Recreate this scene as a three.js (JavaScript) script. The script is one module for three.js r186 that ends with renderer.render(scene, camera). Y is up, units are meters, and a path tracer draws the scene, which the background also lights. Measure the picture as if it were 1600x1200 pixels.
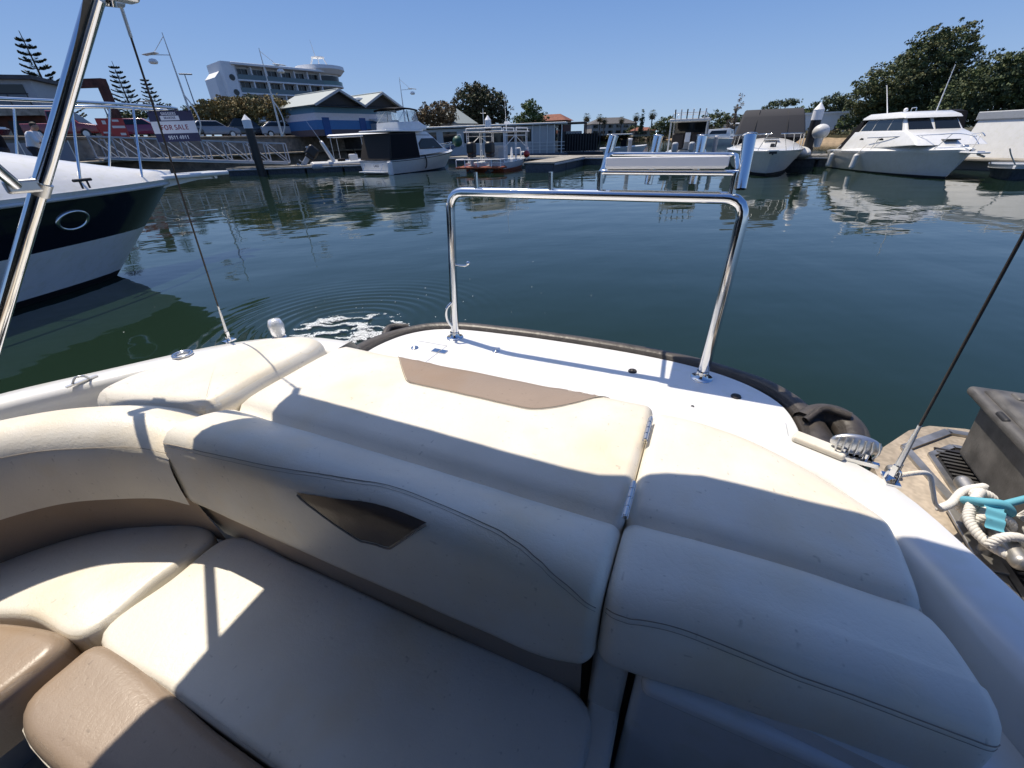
import * as THREE from 'three';
import { mergeGeometries, mergeVertices, toCreasedNormals } from 'three/addons/utils/BufferGeometryUtils.js';
import { RoundedBoxGeometry } from 'three/addons/geometries/RoundedBoxGeometry.js';
import { MarchingCubes } from 'three/addons/objects/MarchingCubes.js';

// ---------- camera ----------
const scene = new THREE.Scene();
const R = d => d * Math.PI / 180;
const camera = new THREE.PerspectiveCamera(85.42, 4 / 3, 0.05, 3000);
camera.position.set(0, 1.7, 0);
camera.rotation.order = 'YXZ';
camera.rotation.set(R(-30.4), 0, R(-1.8));

// ---------- sky ----------
const SUN = new THREE.Vector3(-0.334, 1, -0.352).normalize();
{
  const w = 512, h = 256, data = new Float32Array(w * h * 4);
  const zen = [0.035, 0.100, 0.320], mid = [0.142, 0.310, 0.667], hor = [0.353, 0.470, 0.596];
  for (let j = 0; j < h; j++) for (let i = 0; i < w; i++) {
    const el = ((j + 0.5) / h - 0.5) * Math.PI, az = ((i + 0.5) / w - 0.5) * 2 * Math.PI;
    const d = new THREE.Vector3(Math.cos(el) * Math.cos(az), Math.sin(el), Math.cos(el) * Math.sin(az));
    const e = Math.max(0, Math.sin(el)), k = Math.pow(1 - e, 7), m = Math.pow(1 - e, 2.2);
    const cs = Math.max(0, d.dot(SUN)), halo = 0.05 * Math.pow(cs, 3) + 0.70 * Math.pow(cs, 9) + 0.6 * Math.pow(cs, 40);
    const o = (j * w + i) * 4;
    for (let c = 0; c < 3; c++) data[o + c] = (zen[c] * (1 - m) + mid[c] * m) * (1 - k) + hor[c] * k + halo * [0.9, 0.95, 1][c];
    data[o + 3] = 1;
  }
  const sky = new THREE.DataTexture(data, w, h, THREE.RGBAFormat, THREE.FloatType);
  sky.mapping = THREE.EquirectangularReflectionMapping; sky.magFilter = sky.minFilter = THREE.LinearFilter;
  sky.wrapS = THREE.RepeatWrapping; sky.needsUpdate = true;
  scene.background = sky; scene.environment = sky; scene.backgroundIntensity = 1; scene.environmentIntensity = 1;
}
// ---------- sun ----------
const sun = new THREE.DirectionalLight(0xfff3e0, 4.2);
sun.position.copy(SUN).multiplyScalar(120); sun.castShadow = true;
sun.shadow.mapSize.set(4096, 4096);
Object.assign(sun.shadow.camera, { left: -90, right: 90, top: 90, bottom: -90, near: 1, far: 320 });
scene.add(sun); scene.add(sun.target);
const renderer = new THREE.WebGLRenderer({ antialias: true });
renderer.setSize(1024, 768);
renderer.shadowMap.enabled = true;
renderer.toneMapping = THREE.LinearToneMapping;
renderer.toneMappingExposure = 1.24;

// ---------- helpers ----------
let seed = 12345;
const rnd = () => { seed |= 0; seed = seed + 0x6D2B79F5 | 0; let t = Math.imul(seed ^ seed >>> 15, 1 | seed); t = t + Math.imul(t ^ t >>> 7, 61 | t) ^ t; return ((t ^ t >>> 14) >>> 0) / 4294967296; };
const rr = (a, b) => a + (b - a) * rnd();
const lerp = (a, b, t) => a + (b - a) * t, clamp = (x, a = 0, b = 1) => Math.min(b, Math.max(a, x));
const V = (x, y, z) => new THREE.Vector3(x, y, z), VA = a => Array.isArray(a) ? V(a[0], a[1], a[2]) : a;
const taken = {};
function numbered(n) { if (!(n in taken)) { taken[n] = 0; return n; } taken[n]++; return n + '_' + String(taken[n]).padStart(3, '0'); }
function metricUV(g) {
  const p = g.attributes.position, n = g.attributes.normal, uv = new Float32Array(p.count * 2);
  for (let i = 0; i < p.count; i++) {
    const ax = Math.abs(n.getX(i)), ay = Math.abs(n.getY(i)), az = Math.abs(n.getZ(i));
    let a, b; if (ay >= ax && ay >= az) { a = p.getX(i); b = p.getZ(i); } else if (ax >= az) { a = p.getZ(i); b = p.getY(i); } else { a = p.getX(i); b = p.getY(i); }
    uv[2 * i] = a; uv[2 * i + 1] = b;
  }
  g.setAttribute('uv', new THREE.BufferAttribute(uv, 2));
}
function join(geos) {
  const list = [];
  for (let g of [geos].flat(3)) {
    if (!g) continue;
    if (!g.attributes.normal) g.computeVertexNormals();
    const keep = g.userData.keepUV; if (g.index) g = g.toNonIndexed(); else g = g.clone();
    for (const k of Object.keys(g.attributes)) if (!['position', 'normal', 'uv', 'color'].includes(k)) g.deleteAttribute(k);
    if (!keep) metricUV(g);
    g.groups = []; list.push(g);
  }
  return list.length === 1 ? list[0] : mergeGeometries(list, false);
}
function obj(name, geos, material, parent = scene) {
  const m = new THREE.Mesh(join(geos), material);
  m.name = parent === scene ? numbered(name) : name; m.castShadow = m.receiveShadow = true; parent.add(m); return m;
}
function tag(o, label, category, group, kind) {
  if (label) o.userData.label = label; if (category) o.userData.category = category;
  if (group) o.userData.group = group; if (kind) o.userData.kind = kind; return o;
}
function thing(name, label, category, [x, y, z] = [0, 0, 0], turn = 0, group) {
  const o = new THREE.Group(); o.name = numbered(name); o.position.set(x, y, z); o.rotation.y = turn; scene.add(o);
  return tag(o, label, category, group);
}
function dup(o, label, [x, y, z], turn = 0, scale = 1) {
  const c = o.clone(); c.name = numbered(o.name.replace(/_\d\d\d$/, '')); c.userData = { ...o.userData, label };
  c.position.set(x, y, z); c.rotation.y = turn; c.scale.setScalar(scale); scene.add(c); return c;
}
const structure = o => { o.userData.kind = 'structure'; return o; };
// geometry makers
function box(w, h, d, x = 0, y = 0, z = 0, ry = 0, rx = 0, rz = 0) {
  const g = new THREE.BoxGeometry(w, h, d); g.applyMatrix4(new THREE.Matrix4().makeRotationFromEuler(new THREE.Euler(rx, ry, rz, 'YXZ'))); g.translate(x, y, z); return g;
}
function rbox(w, h, d, r, x = 0, y = 0, z = 0, ry = 0, rx = 0, rz = 0) {
  const g = new RoundedBoxGeometry(w, h, d, 3, Math.min(r, w / 2 - 1e-4, h / 2 - 1e-4, d / 2 - 1e-4)); g.applyMatrix4(new THREE.Matrix4().makeRotationFromEuler(new THREE.Euler(rx, ry, rz, 'YXZ'))); g.translate(x, y, z); return g;
}
function rod(a, b, r, r2 = r, seg = 10) {
  a = VA(a); b = VA(b); const d = b.clone().sub(a), L = d.length();
  const g = new THREE.CylinderGeometry(r2, r, L, seg, 1); g.translate(0, L / 2, 0);
  g.applyQuaternion(new THREE.Quaternion().setFromUnitVectors(V(0, 1, 0), d.normalize())); g.translate(a.x, a.y, a.z); return g;
}
function bar(a, b, w, h = w) {
  a = VA(a); b = VA(b); const d = b.clone().sub(a), L = d.length(); const g = new THREE.BoxGeometry(w, h, L); g.translate(0, 0, L / 2);
  const m = new THREE.Matrix4().lookAt(b, a, V(0, 1, 0)); g.applyMatrix4(m); g.translate(a.x, a.y, a.z); return g;
}
function pipe(pts, r, seg = 64, rad = 10, closed = false, tension = 0.5) {
  return new THREE.TubeGeometry(new THREE.CatmullRomCurve3(pts.map(VA), closed, 'catmullrom', tension), seg, r, rad, closed);
}
// polyline with rounded corners -> pipe
function bentPipe(pts, cr, r, rad = 14) {
  pts = pts.map(VA); const path = new THREE.CurvePath(); let last = pts[0];
  for (let i = 1; i < pts.length - 1; i++) {
    const a = pts[i].clone().add(pts[i - 1].clone().sub(pts[i]).setLength(cr)), b = pts[i].clone().add(pts[i + 1].clone().sub(pts[i]).setLength(cr));
    path.add(new THREE.LineCurve3(last, a)); path.add(new THREE.QuadraticBezierCurve3(a, pts[i], b)); last = b;
  }
  path.add(new THREE.LineCurve3(last, pts[pts.length - 1]));
  return new THREE.TubeGeometry(path, 120, r, rad, false);
}
function ball(r, x, y, z, sx = 1, sy = 1, sz = 1, seg = 16) { const g = new THREE.SphereGeometry(r, seg, Math.ceil(seg * 0.6)); g.scale(sx, sy, sz); g.translate(x, y, z); return g; }
function lathe(pts, seg = 20) { return new THREE.LatheGeometry(pts.map(p => new THREE.Vector2(p[0], p[1])), seg); }
function grid(nu, nv, fn, closeU = false, arcUV = !closeU) {
  const pos = [], idx = [];
  for (let j = 0; j < nv; j++) for (let i = 0; i < nu; i++) { const p = fn(i / (nu - (closeU ? 0 : 1)), j / (nv - 1), i, j); pos.push(p[0], p[1], p[2]); }
  const nn = closeU ? nu : nu - 1;
  for (let j = 0; j < nv - 1; j++) for (let i = 0; i < nn; i++) { const a = j * nu + i, b = j * nu + (i + 1) % nu, c = a + nu, d = b + nu; idx.push(a, b, d, a, d, c); }
  const g = new THREE.BufferGeometry(); g.setAttribute('position', new THREE.Float32BufferAttribute(pos, 3)); g.setIndex(idx); g.computeVertexNormals();
  if (arcUV) { // uv in metres along the two directions
    const uv = new Float32Array(nu * nv * 2), P = (i, j) => V(pos[3 * (j * nu + i)], pos[3 * (j * nu + i) + 1], pos[3 * (j * nu + i) + 2]), mi = nu >> 1, mj = nv >> 1; let s = 0; const su = [0], sv = [0];
    for (let i = 1; i < nu; i++) { s += P(i, mj).distanceTo(P(i - 1, mj)); su.push(s); } s = 0; for (let j = 1; j < nv; j++) { s += P(mi, j).distanceTo(P(mi, j - 1)); sv.push(s); }
    for (let j = 0; j < nv; j++) for (let i = 0; i < nu; i++) { uv[2 * (j * nu + i)] = su[i]; uv[2 * (j * nu + i) + 1] = sv[j]; }
    g.setAttribute('uv', new THREE.BufferAttribute(uv, 2)); g.userData.keepUV = true;
  }
  return g;
}
function tris(list) { const g = new THREE.BufferGeometry(); g.setAttribute('position', new THREE.Float32BufferAttribute(list.flat(2), 3)); g.computeVertexNormals(); return g; }
const quad = (a, b, c, d) => tris([a, b, c, a, c, d]);
function ext(pts, depth, bevel = 0, seg = 2) { // polygon in xy extruded along z, centred
  const s = new THREE.Shape(pts.map(p => new THREE.Vector2(p[0], p[1])));
  const g = new THREE.ExtrudeGeometry(s, { depth: depth - 2 * bevel, bevelEnabled: bevel > 0, bevelThickness: bevel, bevelSize: bevel, bevelOffset: -bevel, bevelSegments: seg, curveSegments: 8 });
  g.translate(0, 0, -depth / 2 + bevel); return bevel ? toCreasedNormals(g, 0.7) : g;
}
function flatPoly(pts, y, h) { // polygon in xz, top at y, thickness h
  const s = new THREE.Shape(pts.map(p => new THREE.Vector2(p[0], -p[1]))); const g = new THREE.ExtrudeGeometry(s, { depth: h, bevelEnabled: false });
  g.rotateX(-Math.PI / 2); g.translate(0, y - h, 0); return g;
}
function move(g, x, y, z, ry = 0) { if (ry) g.rotateY(ry); g.translate(x, y, z); return g; }
function resample(pts, n, closed = true) { return new THREE.CatmullRomCurve3(pts.map(p => V(p[0], 0, p[1])), closed, 'centripetal').getSpacedPoints(n).slice(0, closed ? n : n + 1).map(p => [p.x, p.z]); }
// soft pad from a plan outline: rounded edge r, crowned top
function pad(outline, yTop, h, r, crown = 0, n = 128) {
  let o = resample(outline, n); let area = 0; for (let i = 0; i < n; i++) { const a = o[i], b = o[(i + 1) % n]; area += a[0] * b[1] - b[0] * a[1]; } if (area < 0) o = o.reverse();
  const nor = o.map((p, i) => { const a = o[(i + n - 1) % n], b = o[(i + 1) % n], dx = b[0] - a[0], dz = b[1] - a[1], l = Math.hypot(dx, dz) || 1; return [dz / l, -dx / l]; });
  let cx = 0, cz = 0; o.forEach(p => { cx += p[0] / n; cz += p[1] / n; });
  const rings = [[0, yTop - h, 1], [0, yTop - r, 1]]; for (let k = 1; k <= 6; k++) { const a = k / 6 * Math.PI / 2; rings.push([r * (1 - Math.cos(a)), yTop - r + r * Math.sin(a), 1]); }
  for (let k = 1; k <= 10; k++) { const s = 1 - k / 10; rings.push([r, yTop + crown * (1 - s * s), s]); }
  return grid(n, rings.length, (a, b, i, j) => { const [off, y, s] = rings[j]; const x = o[i][0] - nor[i][0] * off, z = o[i][1] - nor[i][1] * off; return [cx + (x - cx) * s, y, cz + (z - cz) * s]; }, true);
}
// profile [o,y] swept along plan path; o is measured to the left of travel
function sweep(path, prof, closedProf = false, n = 80) {
  const p = resample(path, n, false), m = p.length, fixed = typeof prof === 'function' ? null : prof, np = fixed || prof(0);
  return grid(np.length, m, (a, b, i, j) => {
    const A = p[Math.max(0, j - 1)], B = p[Math.min(m - 1, j + 1)], dx = B[0] - A[0], dz = B[1] - A[1], l = Math.hypot(dx, dz); const q = (fixed || prof(b))[i];
    return [p[j][0] + dz / l * q[0], q[1], p[j][1] - dx / l * q[0]];
  }, closedProf);
}
// ---------- textures ----------
function hash(x, y, s) { let h = Math.imul(x, 374761393) + Math.imul(y, 668265263) + Math.imul(s, 2147483647 ^ 0x5bd1e995); h = Math.imul(h ^ h >>> 13, 1274126177); return ((h ^ h >>> 16) >>> 0) / 4294967296; }
function pn(x, y, per, s) { const xi = Math.floor(x), yi = Math.floor(y), fx = x - xi, fy = y - yi, u = fx * fx * (3 - 2 * fx), v = fy * fy * (3 - 2 * fy), w = a => ((a % per) + per) % per; const a = hash(w(xi), w(yi), s), b = hash(w(xi + 1), w(yi), s), c = hash(w(xi), w(yi + 1), s), d = hash(w(xi + 1), w(yi + 1), s); return lerp(lerp(a, b, u), lerp(c, d, u), v); }
function fbm(x, y, per, oct, s) { let v = 0, a = 0.5, t = 0; for (let i = 0; i < oct; i++) { v += a * pn(x * per, y * per, per, s + i); t += a; a *= 0.5; per *= 2; } return v / t; }
function tex(size, fn, tile, srgb = false) {
  const d = new Uint8Array(size * size * 4);
  for (let j = 0; j < size; j++) for (let i = 0; i < size; i++) { const c = fn(i / size, j / size), o = (j * size + i) * 4; const a = Array.isArray(c) ? c : [c, c, c]; d[o] = clamp(a[0]) * 255; d[o + 1] = clamp(a[1]) * 255; d[o + 2] = clamp(a[2]) * 255; d[o + 3] = 255; }
  const t = new THREE.DataTexture(d, size, size, THREE.RGBAFormat); t.wrapS = t.wrapT = THREE.RepeatWrapping; t.magFilter = THREE.LinearFilter; t.minFilter = THREE.LinearMipmapLinearFilter; t.generateMipmaps = true;
  t.repeat.set(1 / tile, 1 / tile); if (srgb) t.colorSpace = THREE.SRGBColorSpace; t.needsUpdate = true; return t;
}
const tGrain = tex(1024, (x, y) => { const c = 1 - Math.abs(2 * fbm(x, y, 26, 3, 9) - 1); return 0.30 * fbm(x, y, 200, 2, 3) + 0.35 * Math.pow(c, 3) + 0.35 * fbm(x, y, 6, 3, 4); }, 0.42);
const tDirt = tex(512, (x, y) => { const f = fbm(x, y, 6, 5, 21), g = pn(x * 90, y * 90, 90, 5); let v = 0.92 + 0.08 * f; if (g > 0.92 && f > 0.42) v -= 0.16 * (g - 0.92) / 0.08; const w = clamp((fbm(x, y, 4, 5, 33) - 0.54) * 3.2) * 0.06; return [v, v - w * 0.6, v - w * 1.6]; }, 0.9, true);
const tSalt = tex(512, (x, y) => { const f = fbm(x, y, 8, 5, 51); const s = clamp((fbm(x, y, 24, 3, 60) - 0.56) * 5); const v = 0.95 + 0.05 * f - s * 0.02; return [v, v, v * (1 - 0.02 * s)]; }, 1.3, true);
const tConc = tex(512, (x, y) => { const f = fbm(x, y, 6, 6, 71), g = pn(x * 200, y * 200, 200, 8); const st = clamp((fbm(x, y * 0.5, 10, 3, 77) - 0.5) * 3); const v = 0.62 + 0.4 * f - 0.12 * g - 0.16 * st; return [v, v * 0.98, v * 0.95]; }, 2.2, true);
const tConcB = tex(256, (x, y) => fbm(x, y, 30, 4, 72), 0.6);
const tWood = tex(256, (x, y) => { const v = 0.7 + 0.3 * fbm(x * 0.25, y, 16, 4, 15); return [v, v, v]; }, 0.7, true);
const tRust = tex(256, (x, y) => { const f = fbm(x, y, 8, 5, 83); const v = 0.6 + 0.5 * f; return [v, v * 0.97, v * 0.93]; }, 0.5, true);
const tWater = (() => {
  const N = 1024, T = 12, waves = []; for (let i = 0; i < 70; i++) { const lam = 0.16 * Math.pow(13, rnd()), ang = rr(-1.1, 1.1) + 0.9; waves.push([Math.round(Math.cos(ang) * T / lam), Math.round(Math.sin(ang) * T / lam), rr(0, 6.28), Math.pow(lam, 1.25)]); }
  const h = new Float32Array(N * N); let lo = 1e9, hi = -1e9;
  for (const [kx, ky, ph, a] of waves) { const cx = new Float32Array(N), sx = new Float32Array(N); for (let i = 0; i < N; i++) { cx[i] = Math.cos(2 * Math.PI * kx * i / N + ph); sx[i] = Math.sin(2 * Math.PI * kx * i / N + ph); } for (let j = 0; j < N; j++) { const cy = Math.cos(2 * Math.PI * ky * j / N), sy = Math.sin(2 * Math.PI * ky * j / N); for (let i = 0; i < N; i++) h[j * N + i] += a * (sx[i] * cy + cx[i] * sy); } }
  for (const v of h) { lo = Math.min(lo, v); hi = Math.max(hi, v); }
  const d = new Uint16Array(N * N * 4); for (let i = 0; i < N * N; i++) { const v = (h[i] - lo) / (hi - lo); const q = THREE.DataUtils.toHalfFloat(v); d[4 * i] = d[4 * i + 1] = d[4 * i + 2] = q; d[4 * i + 3] = THREE.DataUtils.toHalfFloat(1); }
  const t = new THREE.DataTexture(d, N, N, THREE.RGBAFormat, THREE.HalfFloatType); t.wrapS = t.wrapT = THREE.RepeatWrapping; t.magFilter = THREE.LinearFilter; t.minFilter = THREE.LinearMipmapLinearFilter; t.generateMipmaps = true; t.repeat.set(1 / T, 1 / T); t.needsUpdate = true; return t;
})();
// ---------- materials ----------
const L = (r, g, b) => new THREE.Color().setRGB(r, g, b);
function mat(c, rough = 0.6, o = {}) { return new THREE.MeshPhysicalMaterial({ color: Array.isArray(c) ? L(...c) : c, roughness: rough, side: THREE.DoubleSide, ...o }); }
const M = {
  cream: mat([0.82, 0.785, 0.70], 0.42, { map: tDirt, bumpMap: tGrain, bumpScale: 0.0008 }),
  taupe: mat([0.34, 0.265, 0.205], 0.38, { map: tDirt, bumpMap: tGrain, bumpScale: 0.0006 }),
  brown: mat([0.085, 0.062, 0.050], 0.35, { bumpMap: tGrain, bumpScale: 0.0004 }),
  thread: mat([0.30, 0.26, 0.215], 0.8),
  gel: mat([0.80, 0.80, 0.785], 0.22, { map: tSalt, clearcoat: 0.3, clearcoatRoughness: 0.15 }),
  gelOld: mat([0.70, 0.70, 0.68], 0.4, { map: tSalt }),
  gelGrey: mat([0.42, 0.44, 0.46], 0.4, { map: tSalt }),
  navy: mat([0.006, 0.008, 0.016], 0.12, { clearcoat: 0.6, clearcoatRoughness: 0.05 }),
  black: mat([0.012, 0.012, 0.013], 0.45), rubber: mat([0.075, 0.069, 0.065], 0.45, { map: tRust, bumpMap: tConcB, bumpScale: 0.002 }),
  steel: mat([0.72, 0.72, 0.72], 0.10, { metalness: 1 }), alu: mat([0.60, 0.61, 0.62], 0.35, { metalness: 0.9 }), galv: mat([0.50, 0.52, 0.54], 0.42, { metalness: 0.75, map: tRust }),
  cable: mat([0.05, 0.045, 0.042], 0.5, { metalness: 0.5 }),
  canvas: mat([0.11, 0.115, 0.13], 0.85), canvasGrey: mat([0.060, 0.060, 0.064], 0.9, { specularIntensity: 0.25 }), canvasBlack: mat([0.012, 0.012, 0.014], 0.8, { specularIntensity: 0.25 }), canvasTan: mat([0.045, 0.04, 0.036], 0.85, { specularIntensity: 0.25 }),
  glass: mat([0.012, 0.016, 0.018], 0.05), clear: mat([0.9, 0.92, 0.93], 0.08, { transmission: 0.9, thickness: 0 }),
  lens: mat([0.85, 0.86, 0.86], 0.25, { transmission: 0.5, thickness: 0.01 }),
  conc: mat([0.40, 0.36, 0.31], 0.85, { map: tConc, bumpMap: tConcB, bumpScale: 0.006 }), concPale: mat([0.62, 0.55, 0.44], 0.8, { map: tConc, bumpMap: tConcB, bumpScale: 0.004 }),
  sandy: mat([0.68, 0.60, 0.50], 0.75, { map: tConc, bumpMap: tConcB, bumpScale: 0.003 }), pontoon: mat([0.075, 0.095, 0.125], 0.6, { map: tRust }),
  deckTop: mat([0.52, 0.50, 0.45], 0.8, { map: tConc }), boxGrey: mat([0.13, 0.133, 0.138], 0.5, { map: tRust, bumpMap: tGrain, bumpScale: 0.0008 }),
  rope: mat([0.76, 0.73, 0.67], 0.9, { map: tDirt }), teal: mat([0.13, 0.42, 0.52], 0.75, { map: tDirt }),
  white: mat([0.80, 0.80, 0.80], 0.45), whiteOld: mat([0.62, 0.62, 0.62], 0.6, { map: tSalt }), dark: mat([0.02, 0.02, 0.022], 0.6), orange: mat([0.42, 0.085, 0.02], 0.55, { map: tRust }), red: mat([0.32, 0.012, 0.014], 0.3), green: mat([0.01, 0.07, 0.05], 0.5),
  bark: mat([0.10, 0.075, 0.055], 0.9), leaf: mat([1, 1, 1], 0.75, { vertexColors: true }), asphalt: mat([0.06, 0.06, 0.06], 0.9, { map: tConc }),
  brick: mat([0.19, 0.070, 0.050], 0.85, { map: tConc }), roofRed: mat([0.36, 0.12, 0.07], 0.8, { map: tConc }), roofGrey: mat([0.15, 0.15, 0.16], 0.7, { map: tConc }), render: mat([0.88, 0.88, 0.87], 0.7, { map: tSalt }),
  tin: mat([0.36, 0.40, 0.385], 0.5, { map: tSalt }), earth: mat([0.20, 0.16, 0.10], 0.95, { map: tConc }), sand: mat([0.52, 0.40, 0.26], 0.95, { map: tConc }), grassy: mat([0.10, 0.095, 0.04], 0.95, { map: tConc }),
  gang: mat([0.45, 0.46, 0.48], 0.5, { map: tSalt }), slatB: mat([0.05, 0.048, 0.046], 0.6),
  skin: mat([0.40, 0.22, 0.15], 0.6), shirt: mat([0.70, 0.72, 0.76], 0.8), trouser: mat([0.02, 0.022, 0.03], 0.85), hair: mat([0.02, 0.014, 0.01], 0.7),
};
// ---------- water ----------
const SPL = [-1.75, -4.25]; // where the exhaust water stirs the surface
{
  const rings = [0]; for (let r = 0.03; r < 3.2; r += 0.03) rings.push(r); let r = 3.2, st = 0.06; while (r < 1400) { rings.push(r); r += st; st *= 1.12; }
  const g = grid(220, rings.length, (a, b, i, j) => {
    const q = rings[j], t = a * 2 * Math.PI, x = SPL[0] + q * Math.cos(t), z = SPL[1] + q * Math.sin(t);
    const fall = Math.exp(-Math.pow((q - 0.75) / 0.75, 2)), ring = 0.0045 * fall * Math.sin(2 * Math.PI * q / 0.14 + 0.6 * Math.sin(t * 3) + 3 * fbm(x * 0.2 + 8, z * 0.2 + 8, 4, 2, 15)) * (0.25 + 0.9 * fbm(x * 0.2 + 3, z * 0.2 + 3, 6, 3, 14));
    const chop = q < 0.7 ? (fbm(x * 0.2 + 5, z * 0.2 + 5, 22, 3, 5) - 0.5) * 0.03 * (1 - q / 0.7) : 0;
    return [x, ring + chop, z];
  }, true);
  structure(obj('water', g, mat([0.0108, 0.0235, 0.0150], 0.035, { ior: 1.333, bumpMap: tWater, bumpScale: 0.0095 })));
  // foam churned up by the exhaust: flecks and torn sheets, plus scattered flecks painted as sparkles
  const cells = []; const s = 0.0075;
  for (let x = -0.62; x < 0.66; x += s) for (let z = -0.5; z < 0.5; z += s) {
    const q = Math.hypot(x / 0.62, z / 0.46); if (q > 1) continue;
    const wx = x + 0.10 * fbm(x * 0.5 + 3, z * 0.5 + 3, 8, 2, 41), wz = z + 0.10 * fbm(x * 0.5 + 7, z * 0.5 + 2, 8, 2, 43);
    const ridge = 1 - Math.abs(2 * fbm(wx * 0.35 + 9, wz * 0.8 + 9, 9, 4, 44) - 1), edge = Math.exp(-Math.pow((q - 0.82) / 0.12, 2)) * (z < 0.1 ? 0.10 : 0);
    const fine = fbm(x * 0.5 + 2, z * 0.5 + 2, 60, 2, 47) - 0.5; if (ridge + edge + 0.22 * fine - 0.20 * q * q > 0.79 && rnd() > 0.12) { const y = 0.012 + 0.012 * rnd(), X = SPL[0] + x + 0.05, Z = SPL[1] + z + 0.1; cells.push([X, y, Z], [X, y, Z + s], [X + s, y, Z + s], [X, y, Z], [X + s, y, Z + s], [X + s, y, Z]); }
  }
  for (let i = 0; i < 30; i++) { const a = rr(0, 6.28), q = rr(0.5, 3.2), X = SPL[0] + q * Math.cos(a) + (i > 14 ? 1.1 : 0), Z = SPL[1] - Math.abs(q * Math.sin(a)) * (i > 14 ? 1.3 : 0.6), w = rr(0.004, 0.011); cells.push([X, 0.012, Z], [X, 0.012, Z + w], [X + w, 0.012, Z + w], [X, 0.012, Z], [X + w, 0.012, Z + w], [X + w, 0.012, Z]); }
  tag(obj('foam', tris(cells), mat([0.80, 0.83, 0.83], 0.6)), 'white foam and bubbles swirling, with painted sparkles, on the water beside the swim platform', 'foam', null, 'stuff');
}
// ---------- land ----------
function land(name, pts, top, skirt, m) {
  const g = [flatPoly(pts, top, 3)]; if (skirt) g.push(sweep(skirt.path, skirt.prof, false, 60)); return structure(obj(name, g, m));
}
land('street', [[-45, 40], [-31.5, 0], [-29.5, -14], [-28.4, -22], [-28.0, -29], [-27.2, -36], [-22.4, -47.5], [-20.8, -55], [-16, -62], [-8, -66], [2, -69], [12, -76], [16, -100], [26, -160], [38, -215], [60, -232], [80, -230], [90, -500], [-300, -500], [-300, 40]], 2.55, null, M.asphalt);
land('far_shore', [[44, -218], [62, -226], [72, -205], [66, -160], [54, -120], [47, -98], [49, -84], [52, -77], [50.5, -68], [49, -52], [52, -30], [62, 5], [110, 40], [400, 40], [400, -500], [85, -500]], 1.0, null, M.grassy);
structure(obj('beach', sweep([[44, -219], [62, -227], [71, -205], [65, -160], [53, -120], [46, -98], [48, -84], [51, -77], [49.5, -68], [48, -52], [51, -30], [61, 5]], [[3.0, 1.04], [1.2, 0.7], [-1.2, 0.15], [-2.6, -0.3]], false, 90), M.sand));
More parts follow.
